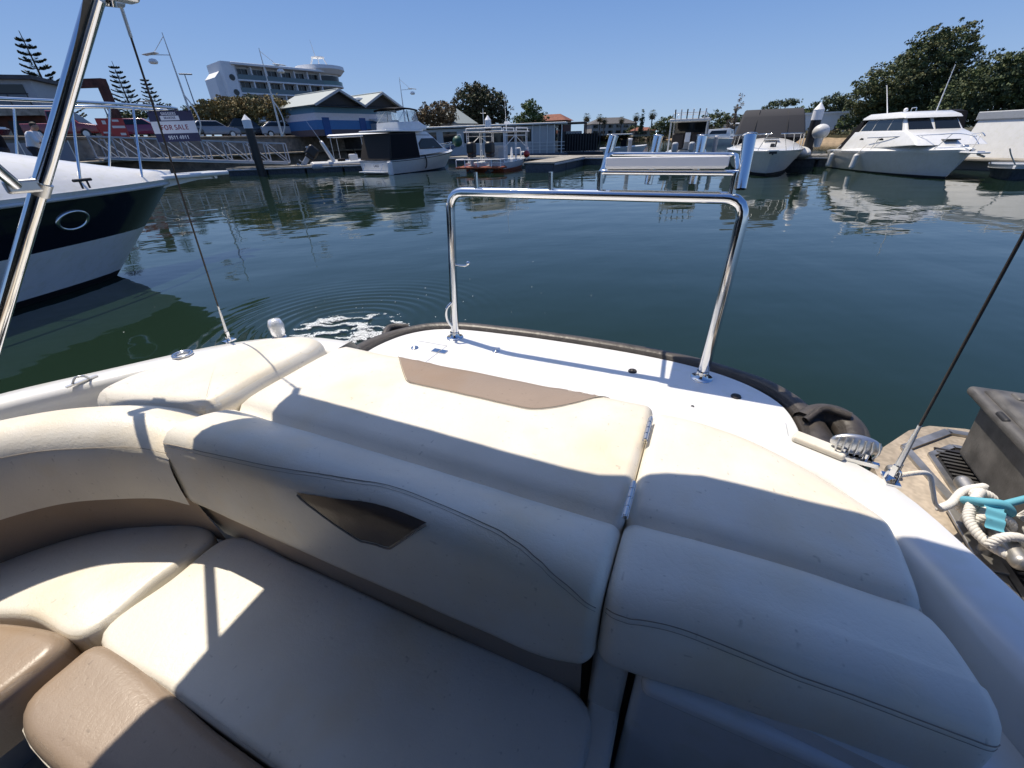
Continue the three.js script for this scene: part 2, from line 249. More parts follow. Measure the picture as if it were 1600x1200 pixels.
// ---------- the boat the picture is taken from (frame: x across, -z aft) ----------
const boat = thing('motor_boat', 'cream upholstered motor boat in the foreground with white swim platform and steel arch', 'boat', [0, 0, 0], R(-24.7));
const U = (u, y, v) => [u, y, -v], UV = a => a.map(([u, v]) => [u, -v]);
{
  const part = (n, g, m, label) => { const o = obj(n, g, m, boat); if (label) o.userData.label = label; return o; };
  // profile made of smooth segments
  const smooth = (segs, n) => { const out = []; segs.forEach((s, k) => { const c = new THREE.CatmullRomCurve3(s.map(p => V(p[0], p[1], 0)), false, 'centripetal').getSpacedPoints(n); c.forEach((p, i) => { if (k === 0 || i > 0) out.push([p.x, p.y]); }); }); return out; };
  // upholstered cushion: profile (v,y) across u0..u1 with rolled ends; shape(u,v,y,tu) bends it
  function cushion(segs, u0, u1, r, shape, n = 14, nu = 40) {
    const pr = smooth(segs, n), m = pr.length;
    const nor = pr.map((p, i) => { const a = pr[Math.max(0, i - 2)], b = pr[Math.min(m - 1, i + 2)], dx = b[0] - a[0], dy = b[1] - a[1], l = Math.hypot(dx, dy); return [dy / l, -dx / l]; });
    const st = []; for (let k = 0; k <= 8; k++) { const a = k / 8 * Math.PI / 2; st.push([u0 + r * (1 - Math.sin(a)), r * (1 - Math.cos(a))]); } st.reverse();
    for (let k = 0; k < 9; k++) { const a = (8 - k) / 8 * Math.PI / 2; st[k] = [u0 + r * (1 - Math.sin(a)), r * (1 - Math.cos(a))]; }
    for (let k = 1; k < nu; k++) st.push([lerp(u0 + r, u1 - r, k / nu), 0]);
    for (let k = 0; k <= 8; k++) { const a = k / 8 * Math.PI / 2; st.push([u1 - r * (1 - Math.sin(a)), r * (1 - Math.cos(a))]); }
    const at = (u, d, jf) => { const j = Math.min(m - 1, Math.floor(jf)), j2 = Math.min(m - 1, j + 1), f = jf - j; const v = lerp(pr[j][0], pr[j2][0], f) - lerp(nor[j][0], nor[j2][0], f) * d, y = lerp(pr[j][1], pr[j2][1], f) - lerp(nor[j][1], nor[j2][1], f) * d; const s = shape ? shape(u, v, y, (u - u0) / (u1 - u0)) : [u, v, y]; const nz = (fbm(u * 0.5 + 4, v * 0.5 + y * 0.3 + 4, 14, 3, 91) - 0.5) * 0.006; s[1] += nz * lerp(nor[j][0], nor[j2][0], f); s[2] += nz * lerp(nor[j][1], nor[j2][1], f); return U(s[0], s[2], s[1]); };
    const g = [grid(st.length, m, (a, b, i, j) => at(st[i][0], st[i][1], j))];
    for (const e of [0, st.length - 1]) { let c = [0, 0, 0]; const ring = []; for (let j = 0; j < m; j++) { const p = at(st[e][0], st[e][1], j); ring.push(p); c = c.map((x, k) => x + p[k] / m); } const t = []; for (let j = 0; j < m; j++) t.push(ring[j], ring[(j + 1) % m], c); g.push(tris(t)); }
    const edge = u => { const x = clamp(Math.max(u0 + r - u, u - u1 + r) / r); return r * (1 - Math.sqrt(1 - x * x)); };
    return { g, at, edge, m, pr, find: (v, y) => { let best = 0, bd = 1e9; pr.forEach((p, i) => { const d = Math.hypot(p[0] - v, p[1] - y); if (d < bd) { bd = d; best = i; } }); return best; } };
  }
  const onSurf = (c, pts, lift = 0.0012) => pts.map(([u, j]) => c.at(u, c.edge(u) - lift, j));
  const strip = (c, us, lo, hi, lift, n = 10) => { const g = grid(us.length, n, (a, b, i) => c.at(us[i], -lift, lerp(lo(us[i]), hi(us[i]), b))); return g; };
  const stitch = (pts, r = 0.001) => pipe(pts, r, pts.length * 4, 5);

  // hull sides, gunwale
  const hullProf = [[-0.34, -0.3], [-0.20, 0.15], [-0.07, 0.55], [-0.02, 0.80], [0.012, 0.83], [0.022, 0.855], [0.012, 0.88], [0.0, 0.905], [-0.025, 0.925], [-0.11, 0.930], [-0.135, 0.924], [-0.15, 0.905], [-0.16, 0.86], [-0.22, 0.60], [-0.26, 0.22]];
  const side = s => s.map(([u, v]) => [u, -v]);
  const gl = side([[-2.66, -3.2], [-2.64, -1.4], [-2.53, -0.2], [-2.36, 0.42], [-2.2, 0.70], [-1.97, 1.05], [-1.80, 1.20], [-1.62, 1.28], [-1.40, 1.31]]);
  const gr = side([[0.02, 1.31], [0.22, 1.28], [0.38, 1.225], [0.50, 1.165], [0.585, 1.07], [0.665, 0.90], [0.74, 0.70], [0.86, 0.40], [1.0, -0.2], [1.12, -1.4], [1.14, -3.2]]);
  const hull = part('hull', [sweep(gl, hullProf, false, 90), sweep(gr, hullProf, false, 90)], M.gel);
  obj('rub_strip', [sweep(gl, [[0.012, 0.832], [0.03, 0.84], [0.034, 0.855], [0.03, 0.87], [0.012, 0.878]], false, 90), sweep(gr, [[0.012, 0.832], [0.03, 0.84], [0.034, 0.855], [0.03, 0.87], [0.012, 0.878]], false, 90)], M.gelGrey, hull);
  part('transom', [rbox(1.7, 0.75, 0.08, 0.03, -0.69, 0.46, -1.26), rbox(0.3, 0.3, 0.1, 0.03, 0.2, 0.72, -1.225)], M.gel);
  part('cockpit_sole', [flatPoly(UV([[-2.45, -3.2], [0.95, -3.2], [0.85, 0.1], [0.45, 1.2], [-1.7, 1.2], [-2.25, 0.3]]), 0.2, 0.03)], M.gelGrey);
  part('unseen_dark_wall', [rbox(3.4, 1.85, 0.1, 0.03, -0.7, 1.15, 1.05)], M.glass);  // dark wall out of view behind the camera, placed to darken the bench
  // deck under the pads on both sides of the hinged walk-through
  part('deck', [flatPoly(UV([[-1.95, 0.5], [-1.38, 0.5], [-1.38, 1.25], [-1.66, 1.25], [-1.92, 1.0]]), 0.86, 0.04)], M.gel); part('deck', [flatPoly(UV([[-0.04, 0.5], [0.62, 0.45], [0.60, 0.9], [0.50, 1.1], [0.36, 1.2], [-0.04, 1.26]]), 0.83, 0.04)], M.gel); part('coaming', [rbox(0.10, 0.30, 1.7, 0.035, 0.64, 0.785, 0.0, R(-9))], M.gel);

  // big sun pad with rolled backrest front
  const padSegs = [[[1.235, 0.80], [1.248, 0.86], [1.24, 0.915], [1.205, 0.940], [1.15, 0.948], [1.0, 0.952], [0.85, 0.952], [0.76, 0.949], [0.722, 0.941], [0.704, 0.929], [0.697, 0.912]], [[0.697, 0.912], [0.691, 0.930], [0.668, 0.947], [0.62, 0.964], [0.56, 0.977], [0.512, 0.980], [0.484, 0.972], [0.465, 0.948], [0.456, 0.90], [0.451, 0.82], [0.449, 0.745], [0.455, 0.722], [0.485, 0.715]]];
  const crownB = (u, v, y, t) => { const k = Math.sin(Math.PI * clamp(t)); if (y < 0.82 && v < 0.6 && t > 0.88) y += 0.06 * Math.pow((t - 0.88) / 0.12, 2) * clamp((0.82 - y) / 0.08); const w = (y > 0.8 && v < 0.69 ? clamp((y - 0.8) / 0.16) : 0) * clamp((0.69 - v) / 0.16); return [u, v, y + 0.040 * w * Math.pow(k, 0.6) + (v > 0.7 && y > 0.9 ? 0.008 * k * Math.sin(Math.PI * clamp((v - 0.7) / 0.5)) : 0)]; };
  const big = cushion(padSegs, -1.378, -0.0510, 0.030, crownB, 18, 60);
  const sp = part('sun_pad', big.g, M.cream, 'wide cream vinyl sun pad with rolled backrest front');
  const jSeam = big.find(0.470, 0.955), jTop = big.find(1.205, 0.940);
  const seamK = new THREE.CatmullRomCurve3([[0, 0.2], [0.12, 0], [0.34, -0.6], [0.52, -1.7], [0.66, -2.5], [0.80, -2.2], [0.94, -0.6], [1, 0.3]].map(q => V(q[0], q[1], 0)), false, 'centripetal').getPoints(200);
  const seamJ = u => { const t = clamp((u + 1.378) / 1.324); let i = 0; while (i < 199 && seamK[i + 1].x < t) i++; return jSeam + seamK[i].y; };
  const line = (a, b, n, f) => Array.from({ length: n + 1 }, (_, i) => { const u = lerp(a, b, i / n); return [u, f(u)]; });
  obj('stitching', [stitch(onSurf(big, line(-1.372, -0.060, 70, seamJ))), stitch(onSurf(big, line(-1.372, -0.060, 70, u => seamJ(u) + 0.3)), 0.0005)], M.thread, sp);
  obj('crease_seam', [stitch(onSurf(big, line(-1.35, -0.085, 50, () => big.find(0.697, 0.912)), 0.0), 0.002)], M.thread, sp);
  // taupe inset at the aft edge
  const insLo = u => { const j105 = big.find(1.030, 0.951), a = u < -0.88 ? clamp((-0.88 - u) / 0.30) : 0, b = u > -0.42 ? clamp((u + 0.42) / 0.28) : 0; return lerp(j105, jTop - 3.38, clamp(Math.pow(a, 1.1) + Math.pow(b, 1.5))); };
  const us = Array.from({ length: 41 }, (_, i) => lerp(-1.18, -0.145, i / 40));
  const insHi = u => jTop - 3.4;
  obj('taupe_inset', [strip(big, us, u => Math.max(insLo(u), insHi(u)), insHi, 0.0032)], M.taupe, sp);
  obj('inset_stitching', [stitch(onSurf(big, us.map(u => [u, Math.max(insLo(u), insHi(u)) + 0.1]), 0.003), 0.0014)], M.thread, sp);
  // dark scoop under the backrest roll
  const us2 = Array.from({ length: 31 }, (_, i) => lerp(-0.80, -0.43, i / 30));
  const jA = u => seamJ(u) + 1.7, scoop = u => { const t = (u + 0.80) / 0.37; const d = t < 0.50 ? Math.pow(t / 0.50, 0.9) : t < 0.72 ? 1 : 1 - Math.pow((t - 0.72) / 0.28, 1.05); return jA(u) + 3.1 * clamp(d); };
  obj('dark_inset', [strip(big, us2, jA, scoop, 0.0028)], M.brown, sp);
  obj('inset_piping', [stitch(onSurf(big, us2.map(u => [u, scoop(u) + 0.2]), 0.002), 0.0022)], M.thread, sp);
  part('backrest_base', [grid(2, 12, (a, b) => { const t = b, y0 = 0.50, y1 = 0.76 + 0.05 * Math.pow(clamp((t - 0.9) / 0.1), 2); return U(lerp(-1.40, -0.075, b), lerp(y0, y1, a), lerp(0.507, 0.462, a)); }), box(1.3, 0.02, 0.2, -0.74, 0.70, -0.60)], M.taupe); 

  // cushion on the hinged walk-through door
  const dSegs = [[[1.19, 0.82], [1.205, 0.87], [1.198, 0.92], [1.165, 0.942], [1.10, 0.949], [0.95, 0.951], [0.80, 0.949], [0.745, 0.943], [0.726, 0.931], [0.718, 0.912]], [[0.718, 0.912], [0.712, 0.930], [0.688, 0.946], [0.64, 0.962], [0.57, 0.973], [0.52, 0.975], [0.488, 0.966], [0.468, 0.942], [0.458, 0.89], [0.456, 0.82], [0.464, 0.785], [0.49, 0.775]]];
  const bendD = (u, v, y, t) => { const k = u > 0 ? Math.pow(clamp(u / 0.50), 2.0) * 0.27 : 0; const w = clamp((v - 0.72) / 0.47); const f = v < 0.55 ? 0.03 * clamp((u - 0.0) / 0.5) : 0; return [u + (v < 0.75 ? 0.03 * clamp((0.75 - v) / 0.3) * t : 0), v - k * w + f, y + 0.02 * Math.sin(Math.PI * clamp(t)) * (v < 0.7 ? 1 : 0.3)]; };
  const door = cushion(dSegs, -0.0492, 0.500, 0.032, bendD, 18, 40);
  const dc = part('door_cushion', door.g, M.cream, 'narrow cream vinyl cushion on the hinged walk-through door');
  const jD = door.find(0.488, 0.965);
  obj('stitching', [0, 0.35].map(o => stitch(onSurf(door, line(-0.043, 0.494, 50, u => jD + o + 1.1 * clamp(u / 0.25) + 0.6 * Math.pow(clamp(1 - u / 0.1), 2))), o ? 0.0005 : 0.001)), M.thread, dc);
  obj('crease_seam', [stitch(onSurf(door, line(-0.02, 0.475, 40, () => door.find(0.718, 0.912)), 0.0), 0.002)], M.thread, dc);
  part('walk_through_door', [rbox(0.62, 0.62, 0.05, 0.02, 0.345, 0.47, -0.505), rbox(0.60, 0.05, 0.07, 0.02, 0.345, 0.765, -0.49)], M.gel); part('door_jamb', [rbox(0.075, 0.34, 0.62, 0.02, -0.0175, 0.37, -0.22), rbox(0.078, 0.56, 0.06, 0.02, -0.019, 0.49, -0.525)], M.cream);
  // steel hinges in the gap
  for (const [v, y] of [[1.055, 0.957], [0.755, 0.958]]) { const h = part('hinge', [box(0.014, 0.004, 0.12, -0.0505, y - 0.002, -v), rod(U(-0.0505, y + 0.003, v - 0.06), U(-0.0505, y + 0.003, v + 0.06), 0.005)], M.steel); obj('knuckle', [-0.045, -0.015, 0.015, 0.045].map(d => rod(U(-0.0505, y + 0.003, v + d - 0.012), U(-0.0505, y + 0.003, v + d + 0.012), 0.006)), M.alu, h); }

  // rear bench and side seat
  const bench = part('bench_seat', [pad(UV([[-1.338, 0.118], [-1.333, 0.30], [-1.315, 0.48], [-1.0, 0.502], [-0.5, 0.502], [-0.09, 0.502], [-0.035, 0.46], [-0.028, 0.3], [-0.030, 0.110], [-0.5, 0.106], [-1.0, 0.104]]), 0.552, 0.12, 0.022, 0.006)], M.cream);
  obj('front_roll', [pad(UV([[-1.318, 0.096], [-0.8, 0.098], [-0.3, 0.100], [-0.04, 0.096], [-0.03, -0.02], [-0.05, -0.080], [-0.5, -0.090], [-1.0, -0.090], [-1.25, -0.084], [-1.315, -0.05], [-1.328, 0.03]]), 0.558, 0.14, 0.034, 0.006)], M.taupe, bench);
  obj('front_stitching', [stitch(UV([[-1.316, -0.046], [-1.25, -0.087], [-1.0, -0.094], [-0.5, -0.094], [-0.1, -0.084]]).map(p => [p[0], 0.522, p[1]]), 0.0013)], M.cream, bench);
  part('seat_base', [box(1.15, 0.34, 0.5, -0.70, 0.26, -0.22)], M.gelGrey); part('seat_base', [box(0.6, 0.34, 0.9, -1.80, 0.26, 0.25)], M.gelGrey);
  const ss = part('side_seat', [pad(UV([[-1.358, 0.45], [-1.362, 0.28], [-1.368, 0.095], [-1.6, 0.055], [-1.86, -0.06], [-1.99, -0.1], [-1.93, 0.12], [-1.79, 0.31], [-1.58, 0.44], [-1.45, 0.485]]), 0.555, 0.12, 0.03, 0.008)], M.cream);
  obj('front_roll', [pad(UV([[-1.366, 0.045], [-1.356, -0.04], [-1.37, -0.18], [-1.42, -0.40], [-1.52, -0.55], [-1.72, -0.60], [-1.92, -0.52], [-1.99, -0.34], [-1.93, -0.15], [-1.79, -0.045], [-1.6, 0.035], [-1.45, 0.072], [-1.395, 0.070]]), 0.572, 0.16, 0.04, 0.006)], M.taupe, ss);
  // wrap-round backrest, corner to port side
  const wp = side([[-1.345, 0.470], [-1.46, 0.452], [-1.60, 0.395], [-1.765, 0.30], [-1.885, 0.15], [-1.96, -0.05], [-2.0, -0.4], [-2.0, -1.4]]);
  const wrapProf = smooth([[[-0.03, 0.728], [-0.03, 0.745], [-0.030, 0.80], [-0.026, 0.865], [-0.014, 0.922], [0.018, 0.964], [0.065, 0.985], [0.12, 0.984], [0.17, 0.960], [0.192, 0.91], [0.192, 0.78]].map(p => [-p[0], p[1]])], 20);
  const wr = part('wrap_backrest', [sweep(wp, b => wrapProf.map(([q, y]) => [q, y - (y > 0.9 ? 0.055 * Math.pow(clamp(1 - b * 9), 1.5) * (y - 0.9) / 0.1 : 0)]), false, 90)], M.cream);
  obj('lower_band', [sweep(wp, [[-0.015, 0.50], [0.012, 0.735], [-0.02, 0.738], [-0.15, 0.738]], false, 90)], M.taupe, wr);
  obj('stitching', [stitch(resample(wp, 60, false).map((p, i, a) => { const A = a[Math.max(0, i - 1)], B = a[Math.min(a.length - 1, i + 1)], dx = B[0] - A[0], dz = B[1] - A[1], l = Math.hypot(dx, dz), o = 0.0135; return [p[0] + dz / l * o, 0.9255, p[1] - dx / l * o]; }))], M.thread, wr);
  // pad on the port quarter between sun pad and gunwale
  part('quarter_pad', [pad(UV([[-1.392, 0.63], [-1.39, 0.85], [-1.395, 1.10], [-1.44, 1.175], [-1.52, 1.19], [-1.63, 1.15], [-1.77, 1.02], [-1.85, 0.84], [-1.90, 0.64], [-1.86, 0.53], [-1.70, 0.54], [-1.5, 0.60]]), 0.985, 0.15, 0.06, 0.018)], M.cream);

  // swim platform and its black rubber fender tube
  const pl = [[-2.0, 1.28], [-2.01, 1.8], [-2.0, 2.1], [-1.93, 2.31], [-1.79, 2.46], [-1.6, 2.535], [-1.2, 2.58], [-0.7, 2.595], [-0.2, 2.575], [0.1, 2.525], [0.28, 2.46], [0.42, 2.37], [0.53, 2.24], [0.58, 2.06], [0.585, 1.7], [0.58, 1.28]];
  const sw = part('swim_platform', [pad(UV(pl), 0.46, 0.12, 0.012, 0, 200)], M.gel);
  obj('hatch_groove', [bar(U(-1.78, 0.4602, 2.24), U(-1.525, 0.4602, 2.24), 0.006, 0.002), bar(U(-1.525, 0.4602, 2.244), U(-1.525, 0.4602, 1.7), 0.006, 0.002)], M.gelGrey, sw); obj('hatch_groove', [bar(U(0.53, 0.4602, 2.06), U(0.53, 0.4602, 1.6), 0.004, 0.002)], M.gelGrey, sw);
  const butt = obj('hatch_hinge', [box(0.05, 0.004, 0.05, -1.555, 0.463, -2.145), box(0.05, 0.004, 0.05, -1.497, 0.463, -2.145)], M.steel, sw);
  for (const [u, v] of [[-1.72, 2.13], [-1.162, 2.285], [-0.257, 2.325], [0.312, 2.235]]) obj('deck_fitting', [move(lathe([[0, 0.012], [0.011, 0.012], [0.012, 0.004], [0.014, 0.010], [0.024, 0.008], [0.027, 0]], 20), u, 0.46, -v)], u > -0.5 ? M.cable : M.steel, sw);
  obj('drain_hole', [move(lathe([[0, 0.003], [0.008, 0.003], [0.009, 0]], 12), 0.102, 0.46, -2.051)], M.dark, sw);
  const tubePts = pl.map(([u, v], i) => { const A = pl[Math.max(0, i - 1)], B = pl[Math.min(pl.length - 1, i + 1)], du = B[0] - A[0], dv = B[1] - A[1], l = Math.hypot(du, dv), o = 0.055 + (u > 0.3 && v > 1.9 ? 0.02 : 0); return [u - dv / l * o, v + du / l * o]; });
  const tc = new THREE.CatmullRomCurve3(tubePts.map(([u, v]) => V(u, 0.440, -v)), false, 'centripetal'); const TN = 200;
  const tubeG = grid(14, TN, (a, b) => { const p = tc.getPointAt(b), t = tc.getTangentAt(b), n = V(t.z, 0, -t.x).normalize(); const rad = 0.055 + 0.024 * clamp((b - 0.80) / 0.12) + 0.02 * clamp((0.22 - b) / 0.12); const c = Math.cos(a * 2 * Math.PI), s = Math.sin(a * 2 * Math.PI); const wob = 1 + 0.05 * fbm(b * 3, a, 12, 2, 19); return [p.x + n.x * c * rad * wob, p.y + s * rad * 0.85 * wob, p.z + n.z * c * rad * wob]; }, true);
  const fend = part('fender_tube', [tubeG], M.rubber, 'scuffed black rubber fender tube round the swim platform');
  obj('curled_end', [pipe([U(0.62, 0.44, 2.12), U(0.68, 0.46, 2.18), U(0.76, 0.47, 2.16), U(0.80, 0.46, 2.06), U(0.78, 0.44, 1.9)], 0.065, 40, 12), pipe([U(0.60, 0.50, 2.05), U(0.68, 0.535, 2.13), U(0.78, 0.54, 2.10)], 0.018, 24, 8)], M.rubber, fend);
  obj('grab_loop', [bentPipe([U(-0.76, 0.43, 2.66), U(-0.74, 0.475, 2.665), U(-0.61, 0.475, 2.665), U(-0.59, 0.43, 2.66)], 0.02, 0.009)], M.black, fend);
  obj('exhaust_hose', [pipe([U(-2.02, 0.44, 2.15), U(-2.10, 0.47, 2.34), U(-2.0, 0.455, 2.44)], 0.03, 30, 10), pipe([U(-2.06, 0.42, 1.95), U(-2.22, 0.40, 2.05), U(-2.28, 0.34, 2.0)], 0.024, 24, 10)], M.rubber, fend);

  // stainless arch on the platform with rod rack and bait board
  const arch = part('rod_arch', [bentPipe([U(-1.545, 0.46, 2.385), U(-1.515, 1.43, 2.455), U(0.150, 1.425, 2.455), U(0.131, 0.46, 2.385)], 0.10, 0.0285, 18)], M.steel, 'polished stainless arch standing on the swim platform');
  for (const [u, v] of [[-1.545, 2.385], [0.131, 2.385]]) obj('foot', [move(lathe([[0.03, 0.05], [0.034, 0.045], [0.036, 0.012], [0.06, 0.008], [0.062, 0]], 24), u, 0.46, -v)], M.steel, arch);
  obj('stay_bar', [rod(U(0.165, 1.33, 2.47), U(0.150, 0.50, 2.40), 0.016), ball(0.017, 0.165, 1.33, -2.47)], M.steel, arch);
  for (const u of [-1.325, -0.851]) obj('socket_stub', [rod(U(u, 1.44, 2.455), U(u, 1.540, 2.455), 0.013, 0.013, 14), rod(U(u, 1.45, 2.455), U(u, 1.458, 2.455), 0.018)], M.steel, arch);
  obj('hook', [pipe([U(-1.525, 0.985, 2.43), U(-1.47, 0.98, 2.43), U(-1.425, 0.985, 2.43), U(-1.412, 1.0, 2.43)], 0.006, 20, 8), ball(0.014, -1.412, 1.0, -2.43)], M.steel, arch);
  obj('handle_loop', [pipe([U(-1.55, 0.56, 2.36), U(-1.57, 0.62, 2.345), U(-1.565, 0.69, 2.345), U(-1.54, 0.73, 2.38)], 0.009, 20, 8)], M.steel, arch);
  const rack = obj('rod_rack', [rod(U(-0.572, 1.43, 2.455), U(-0.572, 1.545, 2.455), 0.015), rod(U(0.078, 1.43, 2.455), U(0.078, 1.54, 2.455), 0.018),
    bentPipe([U(-0.572, 1.545, 2.50), U(-0.572, 1.540, 2.450), U(0.085, 1.535, 2.450), U(0.087, 1.545, 2.50)], 0.03, 0.0135), bentPipe([U(-0.565, 1.542, 2.46), U(-0.618, 1.610, 2.83), U(0.072, 1.597, 2.83), U(0.085, 1.542, 2.46)], 0.04, 0.0125)], M.steel, arch);
  obj('bait_board', [rbox(0.57, 0.024, 0.36, 0.011, -0.255, 1.567, -2.60), rbox(0.58, 0.046, 0.014, 0.006, -0.252, 1.586, -2.425)], M.white, arch);
  for (const [a, b, r] of [[[-0.605, 1.704, 2.87], [-0.655, 1.455, 2.83], 0.0245], [[-0.352, 1.698, 2.88], [-0.370, 1.449, 2.84], 0.0245], [[-0.117, 1.691, 2.88], [-0.123, 1.451, 2.84], 0.0245], [[0.103, 1.690, 2.50], [0.113, 1.468, 2.43], 0.026]]) {
    const A = VA(U(a[0], a[1], a[2])), B = VA(U(b[0], b[1], b[2])), d = A.clone().sub(B).normalize(); const g = new THREE.CylinderGeometry(r * 1.10, r * 0.92, A.distanceTo(B), 20, 1, true); g.translate(0, A.distanceTo(B) / 2, 0); g.applyQuaternion(new THREE.Quaternion().setFromUnitVectors(V(0, 1, 0), d)); g.translate(B.x, B.y, B.z);
    const lip = new THREE.TorusGeometry(r * 1.10, 0.003, 8, 24); lip.applyQuaternion(new THREE.Quaternion().setFromUnitVectors(V(0, 0, 1), d)); lip.translate(A.x, A.y, A.z);
    obj('rod_holder', [g, lip], M.steel, arch);
  }
  // deck hardware
  const ribbed = (u, y, v, s, m) => { const g = [ball(0.075 * s, u, y + 0.05 * s, -v, 1, 0.52, 0.30, 20)]; for (let k = -3; k <= 3; k++) g.push(pipe([V(u + k * 0.018 * s, y + 0.018 * s, -v + 0.021 * s), V(u + k * 0.020 * s, y + 0.05 * s, -v + 0.026 * s), V(u + k * 0.018 * s, y + 0.083 * s, -v + 0.017 * s)], 0.0035 * s, 10, 6)); return g; };
  const sl = part('stern_light', ribbed(0.475, 0.925, 1.18, 0.78, M.alu), M.alu, 'ribbed oval chrome fitting by the right stay'); obj('bracket', [bar(U(0.42, 0.93, 1.16), U(0.53, 0.93, 1.15), 0.012), rod(U(0.45, 0.925, 1.165), U(0.45, 0.955, 1.165), 0.006), rod(U(0.50, 0.925, 1.16), U(0.50, 0.955, 1.16), 0.006)], M.steel, sl);
  const al = part('anchor_light', [move(lathe([[0, 0.10], [0.025, 0.095], [0.034, 0.07], [0.030, 0.03], [0.022, 0.02], [0.026, 0.0]], 20), -1.735, 0.925, -1.19)], M.lens, 'clear domed light on the port quarter'); obj('base_ring', [move(lathe([[0.028, 0.015], [0.032, 0.012], [0.034, 0]], 20), -1.735, 0.925, -1.19)], M.steel, al);
  part('cup_holder', [move(new THREE.TorusGeometry(0.036, 0.005, 8, 30).rotateX(Math.PI / 2), -1.985, 0.936, -0.90), move(new THREE.TorusGeometry(0.027, 0.003, 8, 30).rotateX(Math.PI / 2), -1.985, 0.933, -0.90)], M.steel);
  part('tie_ring', [pipe([U(-2.115, 0.932, 0.625), U(-2.10, 0.958, 0.605), U(-2.11, 0.958, 0.585), U(-2.125, 0.932, 0.57)], 0.004, 24, 8), box(0.014, 0.006, 0.10, -2.12, 0.934, -0.60)], M.alu);
  part('latch_plate', [rbox(0.13, 0.02, 0.045, 0.009, 0.40, 0.935, -1.185, R(-24))], M.cream);
  // canopy overhead with its frame and stays
  const edgeL = v => -1.70 - 0.04 * clamp((v - 0.4) / 0.6), edgeA = u => 1.03 + 0.10 * THREE.MathUtils.smoothstep(u, -0.72, -0.42);
  const can = part('canopy', [grid(30, 40, (a, b) => { const u0 = lerp(-1.70, 0.60, a), v = lerp(-3.0, edgeA(u0), b), u = lerp(edgeL(v), 0.60, a); return U(u, 2.10 + 0.07 * Math.sin(Math.PI * a) + 0.02 * Math.sin(b * 9), v); }), grid(30, 40, (a, b) => { const u0 = lerp(-1.70, 0.60, a), v = lerp(-3.0, edgeA(u0), b), u = lerp(edgeL(v), 0.60, a); return U(u, 2.108 + 0.07 * Math.sin(Math.PI * a) + 0.02 * Math.sin(b * 9), v); })], M.canvas, 'dark canvas canopy overhead');
  obj('hem', [pipe(Array.from({ length: 20 }, (_, i) => { const v = lerp(-3, 1.03, i / 19); return U(edgeL(v), 2.105 + 0.02 * Math.sin(i / 19 * 9), v); }), 0.010, 60, 8)], M.canvas, can);
  const P0 = V(...U(-1.615, 2.06, 0.915)), P1 = V(...U(-2.28, 0.90, 0.335));
  const pole = part('canopy_pole', [rod(P1, P0, 0.0205, 0.0205, 18)], M.steel, 'polished steel canopy pole rising from the port gunwale');
  obj('clamp', [(() => { const q = P1.clone().lerp(P0, 0.615), d = P0.clone().sub(P1).normalize(); return [rod(q.clone().addScaledVector(d, -0.02), q.clone().addScaledVector(d, 0.02), 0.0255, 0.0255, 16), rbox(0.022, 0.036, 0.08, 0.008, q.x + 0.015, q.y + 0.008, q.z + 0.04)]; })()], M.alu, pole);
  const q1 = P1.clone().lerp(P0, 0.615);
  obj('brace', [rod([q1.x + 0.03, q1.y + 0.015, q1.z + 0.06], U(-1.26, 2.08, 0.23), 0.015, 0.015, 14)], M.steel, pole);
  obj('top_fitting', [rbox(0.05, 0.05, 0.12, 0.012, P0.x + 0.04, P0.y + 0.02, P0.z - 0.02), rod([P0.x - 0.02, P0.y, P0.z], U(-1.745, 2.09, 1.05), 0.014)], M.alu, pole);
  part('canopy_pole', [rod(U(0.90, 0.9, 0.3), U(0.42, 2.1, 0.8), 0.0205)], M.steel);
  part('frame_bow', [bentPipe([U(-1.62, 2.05, 0.95), U(-1.60, 2.10, 0.95), U(-0.55, 2.165, 0.95), U(0.48, 2.10, 0.95), U(0.5, 2.05, 0.95)], 0.04, 0.012)], M.steel);
  for (const [b, t, lab] of [[[-1.945, 0.925, 1.085], [-1.745, 2.09, 1.05], 'thin dark canopy stay on the port quarter'], [[0.545, 0.925, 1.105], [0.50, 2.09, 1.06], 'thin dark canopy stay by the right gunwale']]) {
    const A = VA(U(...b)), T = VA(U(...t)), d = T.clone().sub(A), at = f => A.clone().addScaledVector(d, f);
    const w = part('canopy_stay', [rod(at(0.12), at(0.93), 0.0032, 0.0032, 8)], M.cable, lab);
    obj('turnbuckle', [rod(at(0.035), at(0.125), 0.0075, 0.005, 10), rod(at(0.10), at(0.15), 0.004)], M.alu, w); obj('top_terminal', [rod(at(0.93), at(1), 0.005, 0.005, 8)], M.alu, w);
    obj('eye_plate', [box(0.03, 0.006, 0.05, A.x, A.y + 0.003, A.z), pipe([[A.x - 0.012, A.y, A.z], [A.x - 0.01, A.y + 0.03, A.z], [A.x + 0.01, A.y + 0.03, A.z], [A.x + 0.012, A.y, A.z]], 0.004, 16, 6), bar([A.x, A.y + 0.02, A.z], at(0.045), 0.012, 0.02)], M.steel, w);
  }
}
